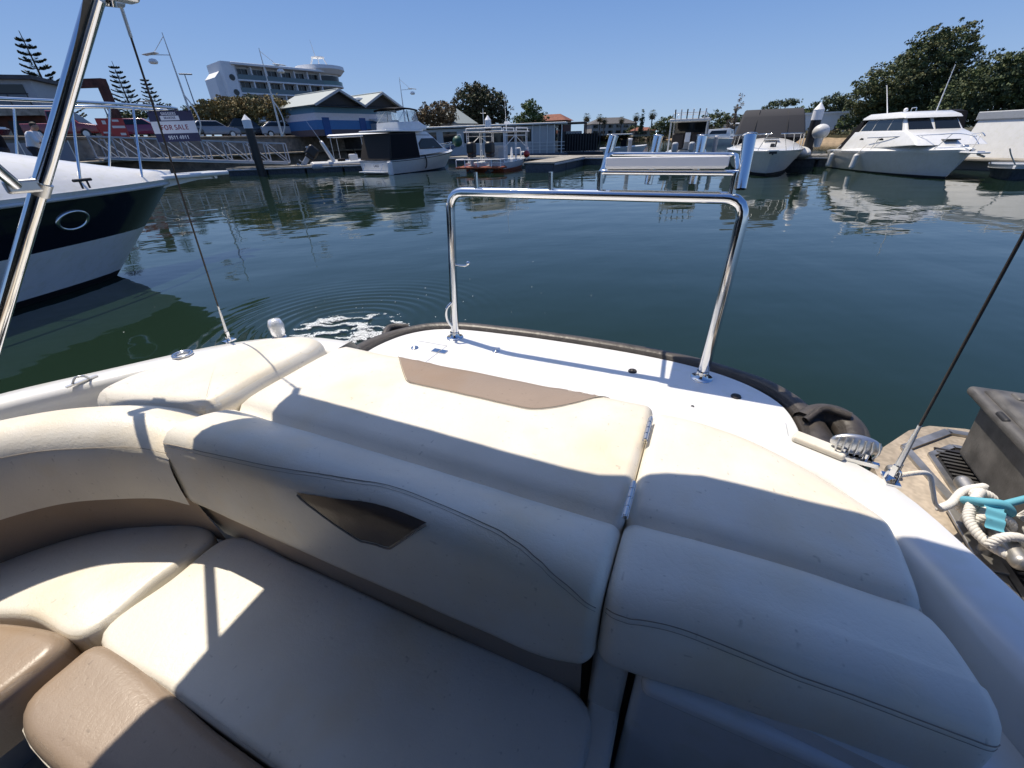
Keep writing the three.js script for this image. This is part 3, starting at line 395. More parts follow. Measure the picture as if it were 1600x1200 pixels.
// ---------- jetty beside the boat ----------
const LX = [Math.cos(R(24.7)), Math.sin(R(24.7))];
const BW = (u, y, v) => [u * LX[0] + v * LX[1], y, u * LX[1] - v * LX[0]];
{
  const o = thing('jetty', 'sandy floating jetty with galvanised strips to the right of the boat', 'jetty', BW(0.9, 0, 1.9), R(-24.7));
  const l = a => a.map(([u, v]) => [u - 0.9, -(v - 1.9)]), J = (u, y, v) => [u - 0.9, y, -(v - 1.9)];
  obj('deck_slab', [flatPoly(l([[0.84, -6], [0.84, 1.86], [0.88, 1.98], [1.06, 2.22], [1.16, 2.30], [1.3, 2.33], [3.0, 2.33], [3.0, -6]]), 0.45, 0.09)], M.sandy, o);
  obj('float', [flatPoly(l([[0.92, -6], [0.92, 1.82], [1.14, 2.2], [2.9, 2.22], [2.9, -6]]), 0.36, 0.6)], M.pontoon, o);
  const strip = (pts, w, y, h, m, n) => obj(n, [pts.slice(1).map((p, i) => bar(J(pts[i][0], y, pts[i][1]), J(p[0], y, p[1]), w, h))], m, o);
  strip([[1.9, 2.262], [1.216, 2.262], [0.995, 2.045], [1.055, 1.72], [1.075, -4]], 0.034, 0.456, 0.014, M.galv, 'edge_strip');
  strip([[1.9, 2.135], [1.19, 2.135], [1.082, 2.03], [1.09, 1.70], [1.11, -4]], 0.022, 0.455, 0.012, M.galv, 'inner_strip');
  obj('recess', [flatPoly(l([[1.10, -4], [1.10, 2.02], [1.20, 2.12], [2.8, 2.12], [2.8, -4]]), 0.4535, 0.003)], M.dark, o);
  for (let k = 0; k < 46; k++) obj('slat', [box(0.62, 0.008, 0.011, 0.52, 0.459, 1.9 - 2.085 + k * 0.026)], k % 5 ? M.slatB : M.cable, o);
  obj('bumper_block', [rbox(0.05, 0.05, 0.05, 0.02, 0.86 - 0.9 + 0.03, 0.47, 1.9 - 1.82)], M.galv, o);
  obj('hole', [move(lathe([[0, 0.002], [0.016, 0.002], [0.018, 0]], 14), 0.0, 0.4505, 0.28)], M.dark, o);
  // grey storage box
  const b = thing('storage_box', 'dark grey plastic storage box with moulded lid standing on the jetty', 'box', BW(1.5, 0.464, 1.65), R(-24.7));
  const tb = (u0, u1, v0, v1, y0, y1, k) => { const g = new RoundedBoxGeometry(u1 - u0, y1 - y0, v1 - v0, 3, 0.018); const p = g.attributes.position; for (let i = 0; i < p.count; i++) { const f = 1 + k * (p.getY(i) / (y1 - y0) + 0.5); p.setX(i, p.getX(i) * f); p.setZ(i, p.getZ(i) * f); } g.computeVertexNormals(); g.translate((u0 + u1) / 2 - 1.5, (y0 + y1) / 2 - 0.464, -((v0 + v1) / 2 - 1.65)); return g; };
  obj('body', [tb(1.18, 1.78, 1.05, 2.07, 0.464, 0.735, 0.05)], M.boxGrey, b);
  const lid = obj('lid', [tb(1.125, 1.835, 1.0, 2.145, 0.722, 0.762, 0), tb(1.15, 1.81, 1.03, 2.11, 0.755, 0.785, -0.05)], M.boxGrey, b);
  obj('rib', [tb(1.21, 1.75, 2.00, 2.06, 0.77, 0.793, 0)], M.boxGrey, lid); obj('rib', [tb(1.20, 1.24, 1.1, 1.9, 0.77, 0.790, 0)], M.boxGrey, lid); obj('panel', [tb(1.28, 1.72, 1.1, 1.93, 0.77, 0.789, 0)], M.boxGrey, lid);
  obj('latch', [tb(1.128, 1.15, 1.86, 1.93, 0.74, 0.768, 0)], M.dark, b);
  const w = thing('paper_sheet', 'white board edge lying on the grey storage box', 'board', BW(1.44, 0.785, 2.05), R(-24.7)); obj('sheet', [rbox(0.22, 0.012, 0.06, 0.005, 0, 0.012, 0)], M.white, w);
  // cleat
  const c = thing('mooring_cleat', 'galvanised horn cleat on the jetty wrapped in mooring rope', 'cleat', BW(1.04, 0.462, 1.52), R(-24.7));
  const C = (u, y, v) => [u - 1.04, y - 0.462, -(v - 1.52)];
  obj('horn', [rod(C(1.035, 0.565, 1.70), C(1.049, 0.56, 1.35), 0.026, 0.026, 16), ball(0.026, ...C(1.035, 0.565, 1.70)), ball(0.026, ...C(1.049, 0.56, 1.35))], M.galv, c);
  for (const v of [1.59, 1.46]) obj('post', [rod(C(1.043, 0.462, v), C(1.043, 0.56, v), 0.022, 0.018, 12)], M.galv, c);
  obj('base', [rbox(0.07, 0.012, 0.28, 0.004, ...C(1.043, 0.468, 1.52))], M.galv, c);
  // three-strand mooring rope, turned about the cleat
  const rope = thing('mooring_rope', 'thick off-white three-strand mooring rope knotted round the cleat', 'rope', BW(1.04, 0.462, 1.52), R(-24.7));
  const strands = (pts, r, tw, n) => { const cv = new THREE.CatmullRomCurve3(pts.map(VA)); const out = []; for (let s = 0; s < 3; s++) { const q = []; const fr = cv.computeFrenetFrames(n, false); for (let i = 0; i <= n; i++) { const p = cv.getPointAt(i / n), a = i / n * tw * 2 * Math.PI + s * 2.094; q.push(p.addScaledVector(fr.normals[i], Math.cos(a) * r * 0.55).addScaledVector(fr.binormals[i], Math.sin(a) * r * 0.55)); } out.push(new THREE.TubeGeometry(new THREE.CatmullRomCurve3(q), n * 2, r * 0.62, 7)); } return out; };
  const turns = []; for (let i = 0; i <= 60; i++) { const t = i / 60, a = t * 2 * Math.PI * 3.5; turns.push(C(1.043 + 0.046 * Math.cos(a) - 0.01, 0.565 + 0.042 * Math.sin(a), 1.60 - 0.20 * t + 0.02 * Math.sin(a * 0.5))); }
  obj('turns', strands(turns, 0.0125, 34, 170), M.rope, rope);
  obj('loop', strands([C(1.03, 0.61, 1.60), C(0.99, 0.62, 1.54), C(0.965, 0.58, 1.47), C(1.0, 0.555, 1.40), C(1.06, 0.56, 1.36), C(1.11, 0.57, 1.40), C(1.10, 0.60, 1.47)], 0.0135, 16, 90), M.rope, rope);
  obj('spliced_eye', strands([C(1.05, 0.615, 1.63), C(0.99, 0.60, 1.60), C(0.94, 0.58, 1.535), C(0.90, 0.575, 1.50)], 0.012, 10, 60), M.rope, rope);
  obj('line_to_boat', strands([C(0.905, 0.575, 1.50), C(0.83, 0.66, 1.41), C(0.74, 0.79, 1.30), C(0.66, 0.90, 1.205), C(0.60, 0.938, 1.14), C(0.55, 0.940, 1.105)], 0.0055, 34, 140), M.rope, rope);
  const fray = []; for (let i = 0; i < 60; i++) { const a = rr(-0.9, 0.9), e = rr(-0.2, 0.7), q = rr(0.06, 0.15); fray.push(pipe([C(1.09, 0.60, 1.52), C(1.09 + q * 0.5 * Math.cos(a), 0.60 + q * 0.5 * e, 1.52 + q * 0.5 * Math.sin(a)), C(1.09 + q * Math.cos(a), 0.60 + q * e - 0.02, 1.52 + q * Math.sin(a))], 0.0013, 6, 4)); }
  tag(obj('frayed_end', fray, M.rope, rope), null, null, null, 'stuff');
  const st = thing('webbing_strap', 'turquoise webbing strap tied round the rope on the cleat', 'strap', BW(1.04, 0.462, 1.52), R(-24.7));
  const ribbon = (pts, wd) => { const cv = new THREE.CatmullRomCurve3(pts.map(VA)); return grid(2, 30, (a, b) => { const p = cv.getPointAt(b), t = cv.getTangentAt(b), s = V(0, 1, 0).cross(t).normalize(); return [p.x + s.x * (a - 0.5) * wd, p.y + 0.004 * Math.sin(b * 20), p.z + s.z * (a - 0.5) * wd]; }); };
  obj('tail', [ribbon([C(1.01, 0.645, 1.50), C(1.0, 0.64, 1.455), C(0.995, 0.605, 1.41)], 0.045)], M.teal, st);
  obj('knot', [pipe([C(0.97, 0.60, 1.545), C(0.985, 0.64, 1.50), C(1.03, 0.65, 1.495), C(1.06, 0.62, 1.50), C(1.03, 0.60, 1.53), C(0.98, 0.61, 1.53)], 0.014, 40, 8)], M.teal, st);
  obj('band', [pipe([C(1.03, 0.645, 1.50), C(1.12, 0.70, 1.53), C(1.30, 0.80, 1.60), C(1.6, 0.9, 1.55)], 0.011, 30, 8)], M.teal, st);
}
// ---------- boat kit (bow towards +x) ----------
const headTo = (dx, dz) => Math.atan2(-dz, dx);
function hullKit(root, o) {
  const { L, B, fs, fb, over = 1, low = 0.55, deckDrop = 0, crown = 0.08 } = o;
  const g = t => fs + (fb - fs) * Math.pow(t, 1.7);
  const pt = (t, f, s) => { const p = lerp(1.9, 3.4, f), w = B / 2 * (low + (1 - low) * Math.pow(f, 0.7)) * Math.pow(Math.max(0, 1 - Math.pow(t, p)), 0.72); return [-L / 2 + t * (L - over * (1 - f)), lerp(-0.25, g(t), f), s * w]; };
  const band = (f0, f1, off = 0) => [-1, 1].map(s => grid(34, 5, (a, b) => { const p = pt(a, lerp(f0, f1, b), s); p[2] += s * off; return p; }));
  for (const [n, f0, f1, m, off] of o.bands) { const tr = []; const N = 8; for (let i = 0; i < N; i++) { const a = lerp(f0, f1, i / N), b = lerp(f0, f1, (i + 1) / N); tr.push(quad(pt(0, a, -1), pt(0, a, 1), pt(0, b, 1), pt(0, b, -1))); } obj(n, [band(f0, f1, off || 0), tr], m, root); }
  if (!o.noDeck) obj('deck', [grid(17, 34, (a, b) => { const p = pt(b, 1, 1), s = (a - 0.5) * 2; const c = typeof crown === 'function' ? crown(b) : crown; return [p[0], p[1] - deckDrop + c * (1 - Math.pow(Math.abs(s), 2.6)), p[2] * s]; })], o.deckMat || M.gel, root);
  return { pt, g };
}
function taper(geo, y0, y1, k) { const p = geo.attributes.position; for (let i = 0; i < p.count; i++) p.setZ(i, p.getZ(i) * lerp(1, k, clamp((p.getY(i) - y0) / (y1 - y0)))); geo.deleteAttribute('normal'); const g = toCreasedNormals(geo.index ? geo.toNonIndexed() : geo, 0.6); return g; }
function sideWin(poly, w0, y0, y1, k, s, th = 0.02) { const g = ext(poly, th); const p = g.attributes.position; for (let i = 0; i < p.count; i++) p.setZ(i, p.getZ(i) + s * w0 / 2 * lerp(1, k, clamp((p.getY(i) - y0) / (y1 - y0)))); g.computeVertexNormals(); return g; }
function outboard(root, x, y, z, tilt, m = M.black, s = 1) { // propeller side towards -x
  const T = gs => gs.map(g => { g.scale(s, s, s); g.rotateZ(tilt); g.translate(x, y, z); return g; });
  const e = obj('outboard_motor', T([rbox(0.62, 0.62, 0.42, 0.16, -0.12, 0.42, 0), rbox(0.5, 0.2, 0.36, 0.08, -0.1, 0.08, 0)]), m, root);
  obj('leg', T([rbox(0.26, 0.7, 0.12, 0.04, -0.16, -0.3, 0), rbox(0.5, 0.06, 0.22, 0.02, -0.22, -0.42, 0), rbox(0.6, 0.13, 0.13, 0.06, -0.18, -0.68, 0)]), M.gelGrey, e);
  obj('propeller', T([0, 1, 2].map(k => { const b = box(0.02, 0.2, 0.09, 0, 0.11, 0); b.rotateX(k * 2.094); b.translate(-0.5, -0.68, 0); return b; })), M.black, e); return e;
}
// ---------- navy and white cruiser alongside, for sale ----------
{
  const d = [0.35, -0.937], o = thing('cruiser', 'white cruiser with navy hull band and bow rail, moored at the left', 'boat', [-7.32, 0, -3.88], headTo(...d));
  const k = hullKit(o, { L: 9, B: 2.55, fs: 1.22, fb: 1.30, over: 1.75, low: 0.62, crown: t => 0.10 + 0.62 * Math.pow(Math.sin(Math.PI * clamp((t - 0.1) / 0.95)), 1.2) * (t > 0.5 ? 1 - Math.pow((t - 0.5) / 0.5, 2.2) * 0.8 : 1), bands: [['boot_stripe', 0, 0.215, M.black], ['lower_topside', 0.215, 0.57, M.gel], ['navy_band', 0.57, 0.945, M.navy], ['sheer_strake', 0.945, 1, M.gel, 0.018]] });
  const rub = s => Array.from({ length: 30 }, (_, i) => { const p = k.pt(i / 29, 0.955, s); return [p[0], p[1], p[2] + s * 0.03]; });
  obj('rub_rail', [pipe(rub(1), 0.022, 80, 8), pipe(rub(-1), 0.022, 80, 8)], M.whiteOld, o);
  obj('pulpit', [rbox(1.5, 0.07, 0.52, 0.03, 4.65, 1.315, 0), ext([[3.6, 1.10], [5.2, 1.28], [5.2, 1.30], [3.6, 1.30]], 0.3)], M.gel, o);
  obj('anchor_roller', [rod([5.25, 1.26, -0.06], [5.25, 1.26, 0.06], 0.035), bar([4.9, 1.25, 0], [5.3, 1.24, 0], 0.05, 0.03)], M.alu, o);
  const pw = (() => { const a = k.pt(0.78, 0.775, 1), b = k.pt(0.85, 0.775, 1), c = k.pt(0.815, 0.86, 1), e = k.pt(0.815, 0.69, 1); return V(b[0] - a[0], b[1] - a[1], b[2] - a[2]).cross(V(c[0] - e[0], c[1] - e[1], c[2] - e[2])).normalize(); })();
  for (const s of [1, -1]) { const q = k.pt(0.815, 0.775, s), n = V(pw.x, pw.y, s * Math.abs(pw.z)); if (n.z * s < 0) n.negate(); const Q = new THREE.Quaternion().setFromUnitVectors(V(0, 0, 1), n); const ring = new THREE.TorusGeometry(0.15, 0.022, 10, 40); ring.scale(1.35, 0.8, 1); ring.applyQuaternion(Q); ring.translate(q[0], q[1], q[2]); const gl = new THREE.CylinderGeometry(0.15, 0.15, 0.02, 32); gl.rotateX(Math.PI / 2); gl.scale(1.35, 0.8, 1); gl.applyQuaternion(Q); gl.translate(q[0], q[1], q[2]); const pr = obj('portlight', [gl], M.glass, o); obj('ring', [ring], M.steel, pr); }
  const rail = s => [0.30, 0.45, 0.6, 0.72, 0.82, 0.9, 0.955].map(t => { const a = k.pt(t, 1, s); return [a[0], a[1] + 1.02 - 0.12 * (1 - t), a[2] * 0.93]; });
  const full = [...rail(1), [4.75, 2.30, 0.26], [4.95, 2.30, 0], [4.75, 2.30, -0.26], ...rail(-1).reverse()];
  obj('bow_rail', [pipe(full, 0.021, 160, 10)], M.steel, o);
  for (const t of [0.42, 0.57, 0.70, 0.82, 0.93]) for (const s of [1, -1]) { const a = k.pt(t, 1, s), b = k.pt(t + 0.03, 1, s); obj('stanchion', [rod([a[0] - 0.12, a[1], a[2] * 0.93], [b[0], b[1] + 1.0 - 0.12 * (1 - t), b[2] * 0.93], 0.016)], M.steel, o); }
  obj('deck_hatch', [rbox(0.5, 0.05, 0.5, 0.02, 1.9, 1.80, 0)], M.glass, o);
  obj('cleat', [rod([2.6, 1.40, 0.95], [2.85, 1.40, 0.85], 0.018), rod([2.68, 1.3, 0.92], [2.68, 1.4, 0.92], 0.012), rod([2.78, 1.3, 0.88], [2.78, 1.4, 0.88], 0.012)], M.cable, o);
  obj('cabin', [taper(ext([[-4, 1.1], [1.0, 1.3], [0.2, 2.0], [-1.2, 2.7], [-4, 2.7]], 2.5, 0.08), 1.1, 2.7, 0.75)], M.gel, o);
  obj('bow_eye', [new THREE.TorusGeometry(0.05, 0.012, 8, 20).translate(3.15, 0.42, 0)], M.steel, o);
  // sale sign hung on the rail
  const cv = document.createElement('canvas'); cv.width = 640; cv.height = 400; const c = cv.getContext('2d');
  c.fillStyle = '#131d4a'; c.fillRect(0, 0, 640, 400); c.fillStyle = '#d3d7e0'; c.fillRect(0, 132, 640, 158);
  c.fillStyle = '#d3d7e0'; c.textAlign = 'center'; c.font = 'bold 50px sans-serif'; c.fillText('SAGGERS', 300, 52); c.fillRect(165, 62, 270, 58); c.fillStyle = '#131d4a'; c.font = 'bold 44px sans-serif'; c.fillText('MARINE', 300, 104);
  c.fillStyle = '#7a1f3a'; c.font = 'bold 92px sans-serif'; c.fillText('FOR SALE', 320, 244); c.fillStyle = '#d3d7e0'; c.font = 'bold 66px sans-serif'; c.fillText('9511 4911', 330, 366);
  const tx = new THREE.CanvasTexture(cv); tx.colorSpace = THREE.SRGBColorSpace;
  const sg = thing('sale_sign', 'navy and white FOR SALE sign hanging on the cruiser bow rail', 'sign', [-5.66, 1.83, -8.5], R(4));
  const face = new THREE.PlaneGeometry(0.72, 0.45); face.translate(0, 0.225, 0.009); face.userData.keepUV = true;
  obj('printed_face', [face], mat(0xffffff, 0.5, { map: tx }), sg); obj('panel', [box(0.72, 0.45, 0.014, 0, 0.225, 0)], M.navy, sg); for (const x of [-0.3, 0.3]) obj('cable_tie', [new THREE.TorusGeometry(0.03, 0.004, 6, 16).rotateY(Math.PI / 2).translate(x, 0.455, 0)], M.black, sg);
}
// ---------- floating docks ----------
function dock(name, label, a, b, w, fb = 0.55) { // a->b along its middle
  const dx = b[0] - a[0], dz = b[1] - a[1], len = Math.hypot(dx, dz), o = thing(name, label, 'dock', [a[0], 0, a[1]], headTo(dx, dz), 'floating docks');
  const n = Math.max(1, Math.round(len / 3));
  for (let i = 0; i < n; i++) { const s = obj('deck_section', [rbox(len / n - 0.03, 0.10, w, 0.02, (i + 0.5) * len / n, fb - 0.05, 0)], M.deckTop, o); obj('float', [rbox(len / n - 0.12, fb + 0.25, w - 0.16, 0.05, (i + 0.5) * len / n, fb / 2 - 0.225, 0)], M.pontoon, s); }
  for (const s of [-1, 1]) obj('fender_strip', [rbox(len, 0.09, 0.05, 0.015, len / 2, fb - 0.13, s * (w / 2 + 0.015))], M.gelGrey, o);
  return o;
}
dock('floating_dock', 'long main floating dock running behind the moored boats', [-4.6, -43.2], [27, -18.0], 2.0);
dock('floating_dock', 'finger dock with pale edge beside the white work boat', [1.95, -27.2], [5.2, -35.0], 1.9);
dock('floating_dock', 'low floating dock at the foot of the gangway', [-20, -34.6], [-9.5, -36.2], 2.2, 0.5);
dock('floating_dock', 'finger dock between the two white cruisers on the right', [17.4, -25.4], [13.4, -32], 1.2, 0.5);
function pile(x, z, top, r, label) {
  const o = thing('mooring_pile', label, 'pile', [x, 0, z], 0, 'mooring piles');
  obj('post', [rod([0, -1, 0], [0, top - 0.75, 0], r, r, 20)], M.black, o); obj('sleeve', [rod([0, top - 0.78, 0], [0, top - 0.3, 0], r * 1.04, r * 1.04, 20)], M.white, o); obj('cone_cap', [rod([0, top - 0.32, 0], [0, top, 0], r * 1.08, 0.02, 20)], M.white, o);
}
pile(-16.9, -32.6, 3.6, 0.26, 'black mooring pile with white cone cap by the gangway');
pile(-1.25, -38.6, 3.4, 0.24, 'black mooring pile with white cap behind the work boat');
pile(16.6, -25.9, 2.95, 0.24, 'black mooring pile with white cap behind the grey canopy cruiser');
function power(x, z, label) { const o = thing('service_pedestal', label, 'pedestal', [x, 0.55, z], 0.6, 'dock service pedestals'); obj('column', [rbox(0.22, 0.9, 0.2, 0.04, 0, 0.45, 0)], M.gelGrey, o); obj('lamp_head', [rbox(0.26, 0.14, 0.24, 0.05, 0, 0.96, 0)], M.white, o); }
power(8.6, -32.8, 'grey service pedestal on the dock left of the rod rack');
power(12.9, -29.2, 'grey service pedestal on the dock behind the rod rack');

// ---------- flybridge cruiser with dark cockpit covers ----------
const lettering = (txt, w, h, px, col = '#14161c') => { const c = document.createElement('canvas'); c.width = 512; c.height = Math.round(512 * h / w); const g = c.getContext('2d'); g.clearRect(0, 0, c.width, c.height); g.fillStyle = '#d9d9d8'; g.fillRect(0, 0, c.width, c.height); g.fillStyle = col; g.textAlign = 'center'; g.textBaseline = 'middle'; g.font = `bold ${px}px sans-serif`; g.fillText(txt, 256, c.height / 2); const t = new THREE.CanvasTexture(c); t.colorSpace = THREE.SRGBColorSpace; return t; };
{
  const o = thing('flybridge_cruiser', 'white flybridge cruiser with black cockpit covers and clear flybridge curtains', 'boat', [-6.15, 0, -33.2], headTo(0.56, -0.83));
  const k = hullKit(o, { L: 7.6, B: 2.9, fs: 0.78, fb: 1.15, over: 1.2, low: 0.72, crown: 0.05, bands: [['boot_stripe', 0, 0.27, M.navy], ['hull', 0.27, 0.93, M.gelOld], ['gunwale_stripe', 0.93, 0.965, M.dark, 0.01], ['gunwale', 0.965, 1, M.gel, 0.012]] });
  obj('swim_step', [rbox(0.5, 0.06, 2.3, 0.02, -4.0, 0.16, 0)], M.gel, o);
  for (const z of [-0.95, 0.75]) obj('step_strut', [rod([-4.1, 0.18, z], [-3.82, 0.6, z], 0.018)], M.steel, o);
  obj('stern_corner', [rbox(0.3, 0.75, 0.22, 0.06, -3.82, 0.36, 1.36)], M.gel, o);
  const nm = new THREE.PlaneGeometry(1.0, 0.25); nm.rotateY(-Math.PI / 2); nm.translate(-3.815, 0.50, 0.1); nm.userData.keepUV = true;
  obj('name_lettering', [nm], mat(0xffffff, 0.5, { map: lettering('LAGS', 1, 0.25, 104) }), o);
  obj('cockpit_cover', [taper(ext([[-3.78, 0.82], [-1.05, 0.86], [-1.05, 2.32], [-3.35, 2.24]], 2.75, 0.05), 0.8, 2.35, 0.86)], M.canvasTan, o);
  for (const s of [1, -1]) obj('side_curtain', [sideWin([[-3.55, 0.9], [-1.1, 0.92], [-1.1, 2.24], [-3.25, 2.18]], 2.76, 0.8, 2.35, 0.86, s)], M.canvasBlack, o);
  obj('hardtop', [rbox(3.2, 0.10, 2.55, 0.045, -2.0, 2.38, 0)], M.gel, o);
  obj('cabin', [taper(ext([[-1.2, 0.95], [2.2, 1.12], [1.55, 1.42], [0.75, 2.02], [0.2, 2.35], [-1.2, 2.35]], 2.45, 0.06), 0.95, 2.35, 0.80)], M.gel, o);
  for (const s of [1, -1]) { const w = obj('side_window', [sideWin([[-0.75, 1.38], [1.35, 1.38], [0.72, 1.90], [-0.4, 1.90], [-0.75, 1.65]], 2.47, 0.95, 2.35, 0.80, s, 0.03)], M.glass, o); obj('window_frame', [sideWin([[-0.82, 1.33], [1.5, 1.33], [0.75, 1.95], [-0.45, 1.95], [-0.82, 1.68]], 2.46, 0.95, 2.35, 0.80, s, 0.012)], M.dark, w); obj('trim_line', [sideWin([[-1.0, 2.14], [0.4, 2.12], [0.4, 2.15], [-1.0, 2.17]], 2.46, 0.95, 2.35, 0.8, s, 0.02)], M.dark, o); }
  obj('windscreen', [quad([0.80, 2.03, -0.85], [0.80, 2.03, 0.85], [1.52, 1.45, 0.98], [1.52, 1.45, -0.98])], M.glass, o);
  obj('flybridge_coaming', [taper(ext([[-2.3, 2.42], [0.15, 2.42], [0.3, 2.62], [-0.35, 2.92], [-2.3, 2.86]], 2.1, 0.05), 2.4, 2.9, 0.92)], M.gel, o);
  for (const s of [1, -1]) { const c = obj('clear_curtain', [sideWin([[-2.2, 2.88], [-0.4, 2.92], [-0.55, 3.5], [-2.2, 3.48]], 1.95, 2.8, 3.6, 0.9, s, 0.008)], M.clear, o); obj('zip_seam', [sideWin([[-1.33, 2.88], [-1.27, 2.88], [-1.27, 3.5], [-1.33, 3.5]], 1.97, 2.8, 3.6, 0.9, s, 0.01)], M.canvasBlack, c); obj('curtain_frame', [rod([-2.2, 2.88, s * 0.96], [-1.5, 3.5, s * 0.88], 0.014), rod([-0.5, 2.9, s * 0.96], [-0.9, 3.5, s * 0.88], 0.014)], M.alu, c); }
  obj('front_curtain', [quad([-0.38, 2.92, -0.95], [-0.38, 2.92, 0.95], [-0.55, 3.5, 0.86], [-0.55, 3.5, -0.86])], M.clear, o); obj('rear_curtain', [quad([-2.22, 2.88, -0.95], [-2.22, 2.88, 0.95], [-2.22, 3.48, 0.86], [-2.22, 3.48, -0.86])], M.clear, o);
  obj('bimini', [grid(12, 14, (a, b) => [lerp(-2.35, -0.40, b), 3.50 + 0.13 * Math.sin(Math.PI * (0.12 + 0.76 * b)) + 0.07 * Math.sin(Math.PI * a), (a - 0.5) * 1.95]), ...[-1, 1].map(s => grid(2, 14, (a, b) => [lerp(-2.35, -0.40, b), 3.50 + 0.13 * Math.sin(Math.PI * (0.12 + 0.76 * b)) - a * 0.10, s * 0.975]))], M.canvasBlack, o);
  obj('helm_seat', [rbox(0.4, 0.5, 0.5, 0.1, -1.6, 2.75, 0)], M.gel, o);
  obj('bow_rail', [pipe([...[0.55, 0.68, 0.8, 0.9, 0.97].map(t => { const a = k.pt(t, 1, 1); return [a[0], a[1] + 0.5, a[2] * 0.9]; }), [3.85, 1.68, 0], ...[0.97, 0.9, 0.8, 0.68, 0.55].map(t => { const a = k.pt(t, 1, -1); return [a[0], a[1] + 0.5, a[2] * 0.9]; })], 0.016, 60, 8)], M.steel, o);
  for (const t of [0.6, 0.75, 0.9]) for (const s of [1, -1]) { const a = k.pt(t, 1, s); obj('stanchion', [rod([a[0], a[1], a[2] * 0.9], [a[0], a[1] + 0.5, a[2] * 0.9], 0.012)], M.steel, o); }
  obj('tow_rope', [pipe([[-0.7, 1.0, 1.44], [-0.62, 0.7, 1.47], [-0.6, 0.35, 1.40], [-0.7, 0.2, 1.36]], 0.045, 20, 7)], M.cable, o);
  const bu = thing('mooring_buoy', 'round dark green buoy hung on the flybridge cruiser bow', 'buoy', [-3.42, 1.35, -35.2]); obj('ball', [ball(0.36, 0, 0.36, 0, 1, 1, 1, 20)], M.green, bu); obj('cord', [pipe([[0, 0.72, 0], [0.2, 0.8, 0], [0.34, 0.5, 0.1], [0.4, 0, 0.1]], 0.02, 20, 6)], M.white, bu);
}
// ---------- rigid inflatable with tilted outboard ----------
{
  const o = thing('rigid_inflatable', 'grey rigid inflatable with white arch and tilted outboard motor', 'boat', [-11.9, 0, -36.4], headTo(0.9, -0.42));
  const ring = [[-2.6, 0.42, 0.85], [-0.5, 0.42, 0.9], [1.2, 0.48, 0.8], [2.2, 0.58, 0.45], [2.5, 0.62, 0], [2.2, 0.58, -0.45], [1.2, 0.48, -0.8], [-0.5, 0.42, -0.9], [-2.6, 0.42, -0.85]];
  obj('tube_collar', [pipe(ring, 0.25, 90, 12), ball(0.25, -2.6, 0.42, 0.85), ball(0.25, -2.6, 0.42, -0.85)], M.gelGrey, o); obj('hull', [taper(ext([[-2.5, -0.2], [1.8, -0.1], [2.4, 0.5], [-2.5, 0.35]], 1.4), -0.2, 0.5, 1.1)], M.gelOld, o);
  obj('arch', [bentPipe([[-1.1, 0.5, 0.75], [-1.75, 1.95, 0.6], [-1.75, 1.95, -0.6], [-1.1, 0.5, -0.75]], 0.22, 0.085)], M.gel, o); obj('console', [rbox(0.6, 0.7, 0.7, 0.08, 0.3, 0.75, 0)], M.gel, o); obj('windscreen', [quad([0.55, 1.08, -0.32], [0.55, 1.08, 0.32], [0.35, 1.5, 0.28], [0.35, 1.5, -0.28])], M.glass, o); obj('seat', [rbox(0.5, 0.45, 0.8, 0.08, -0.6, 0.6, 0)], M.canvasBlack, o);
  outboard(o, -2.75, 0.85, 0, R(-42), M.black, 1.25); obj('aerial', [rod([-1.75, 1.9, 0.5], [-2.5, 3.3, 0.6], 0.018, 0.006)], M.white, o);
  const aw = thing('awning_boat', 'low boat with long white awning behind the inflatable', 'boat', [-11.6, 0, -40], headTo(1, -0.1));
  hullKit(aw, { L: 6, B: 2.2, fs: 0.6, fb: 0.8, over: 0.6, bands: [['hull', 0, 1, M.gelOld]] }); obj('awning', [grid(10, 12, (a, b) => [lerp(-2.6, 2.4, b), 2.35 + 0.12 * Math.sin(Math.PI * a) + 0.1 * b, (a - 0.5) * 2.2]), rbox(5, 0.05, 2.2, 0.02, -0.1, 2.3, 0, 0, 0, R(1.2))], M.white, aw); for (const x of [-2.4, 0, 2.2]) for (const z of [-1, 1]) obj('awning_post', [rod([x, 0.6, z], [x, 2.35, z], 0.025)], M.alu, aw); obj('console', [rbox(0.6, 0.8, 0.8, 0.08, 0.6, 1.0, 0)], M.gel, aw);
}
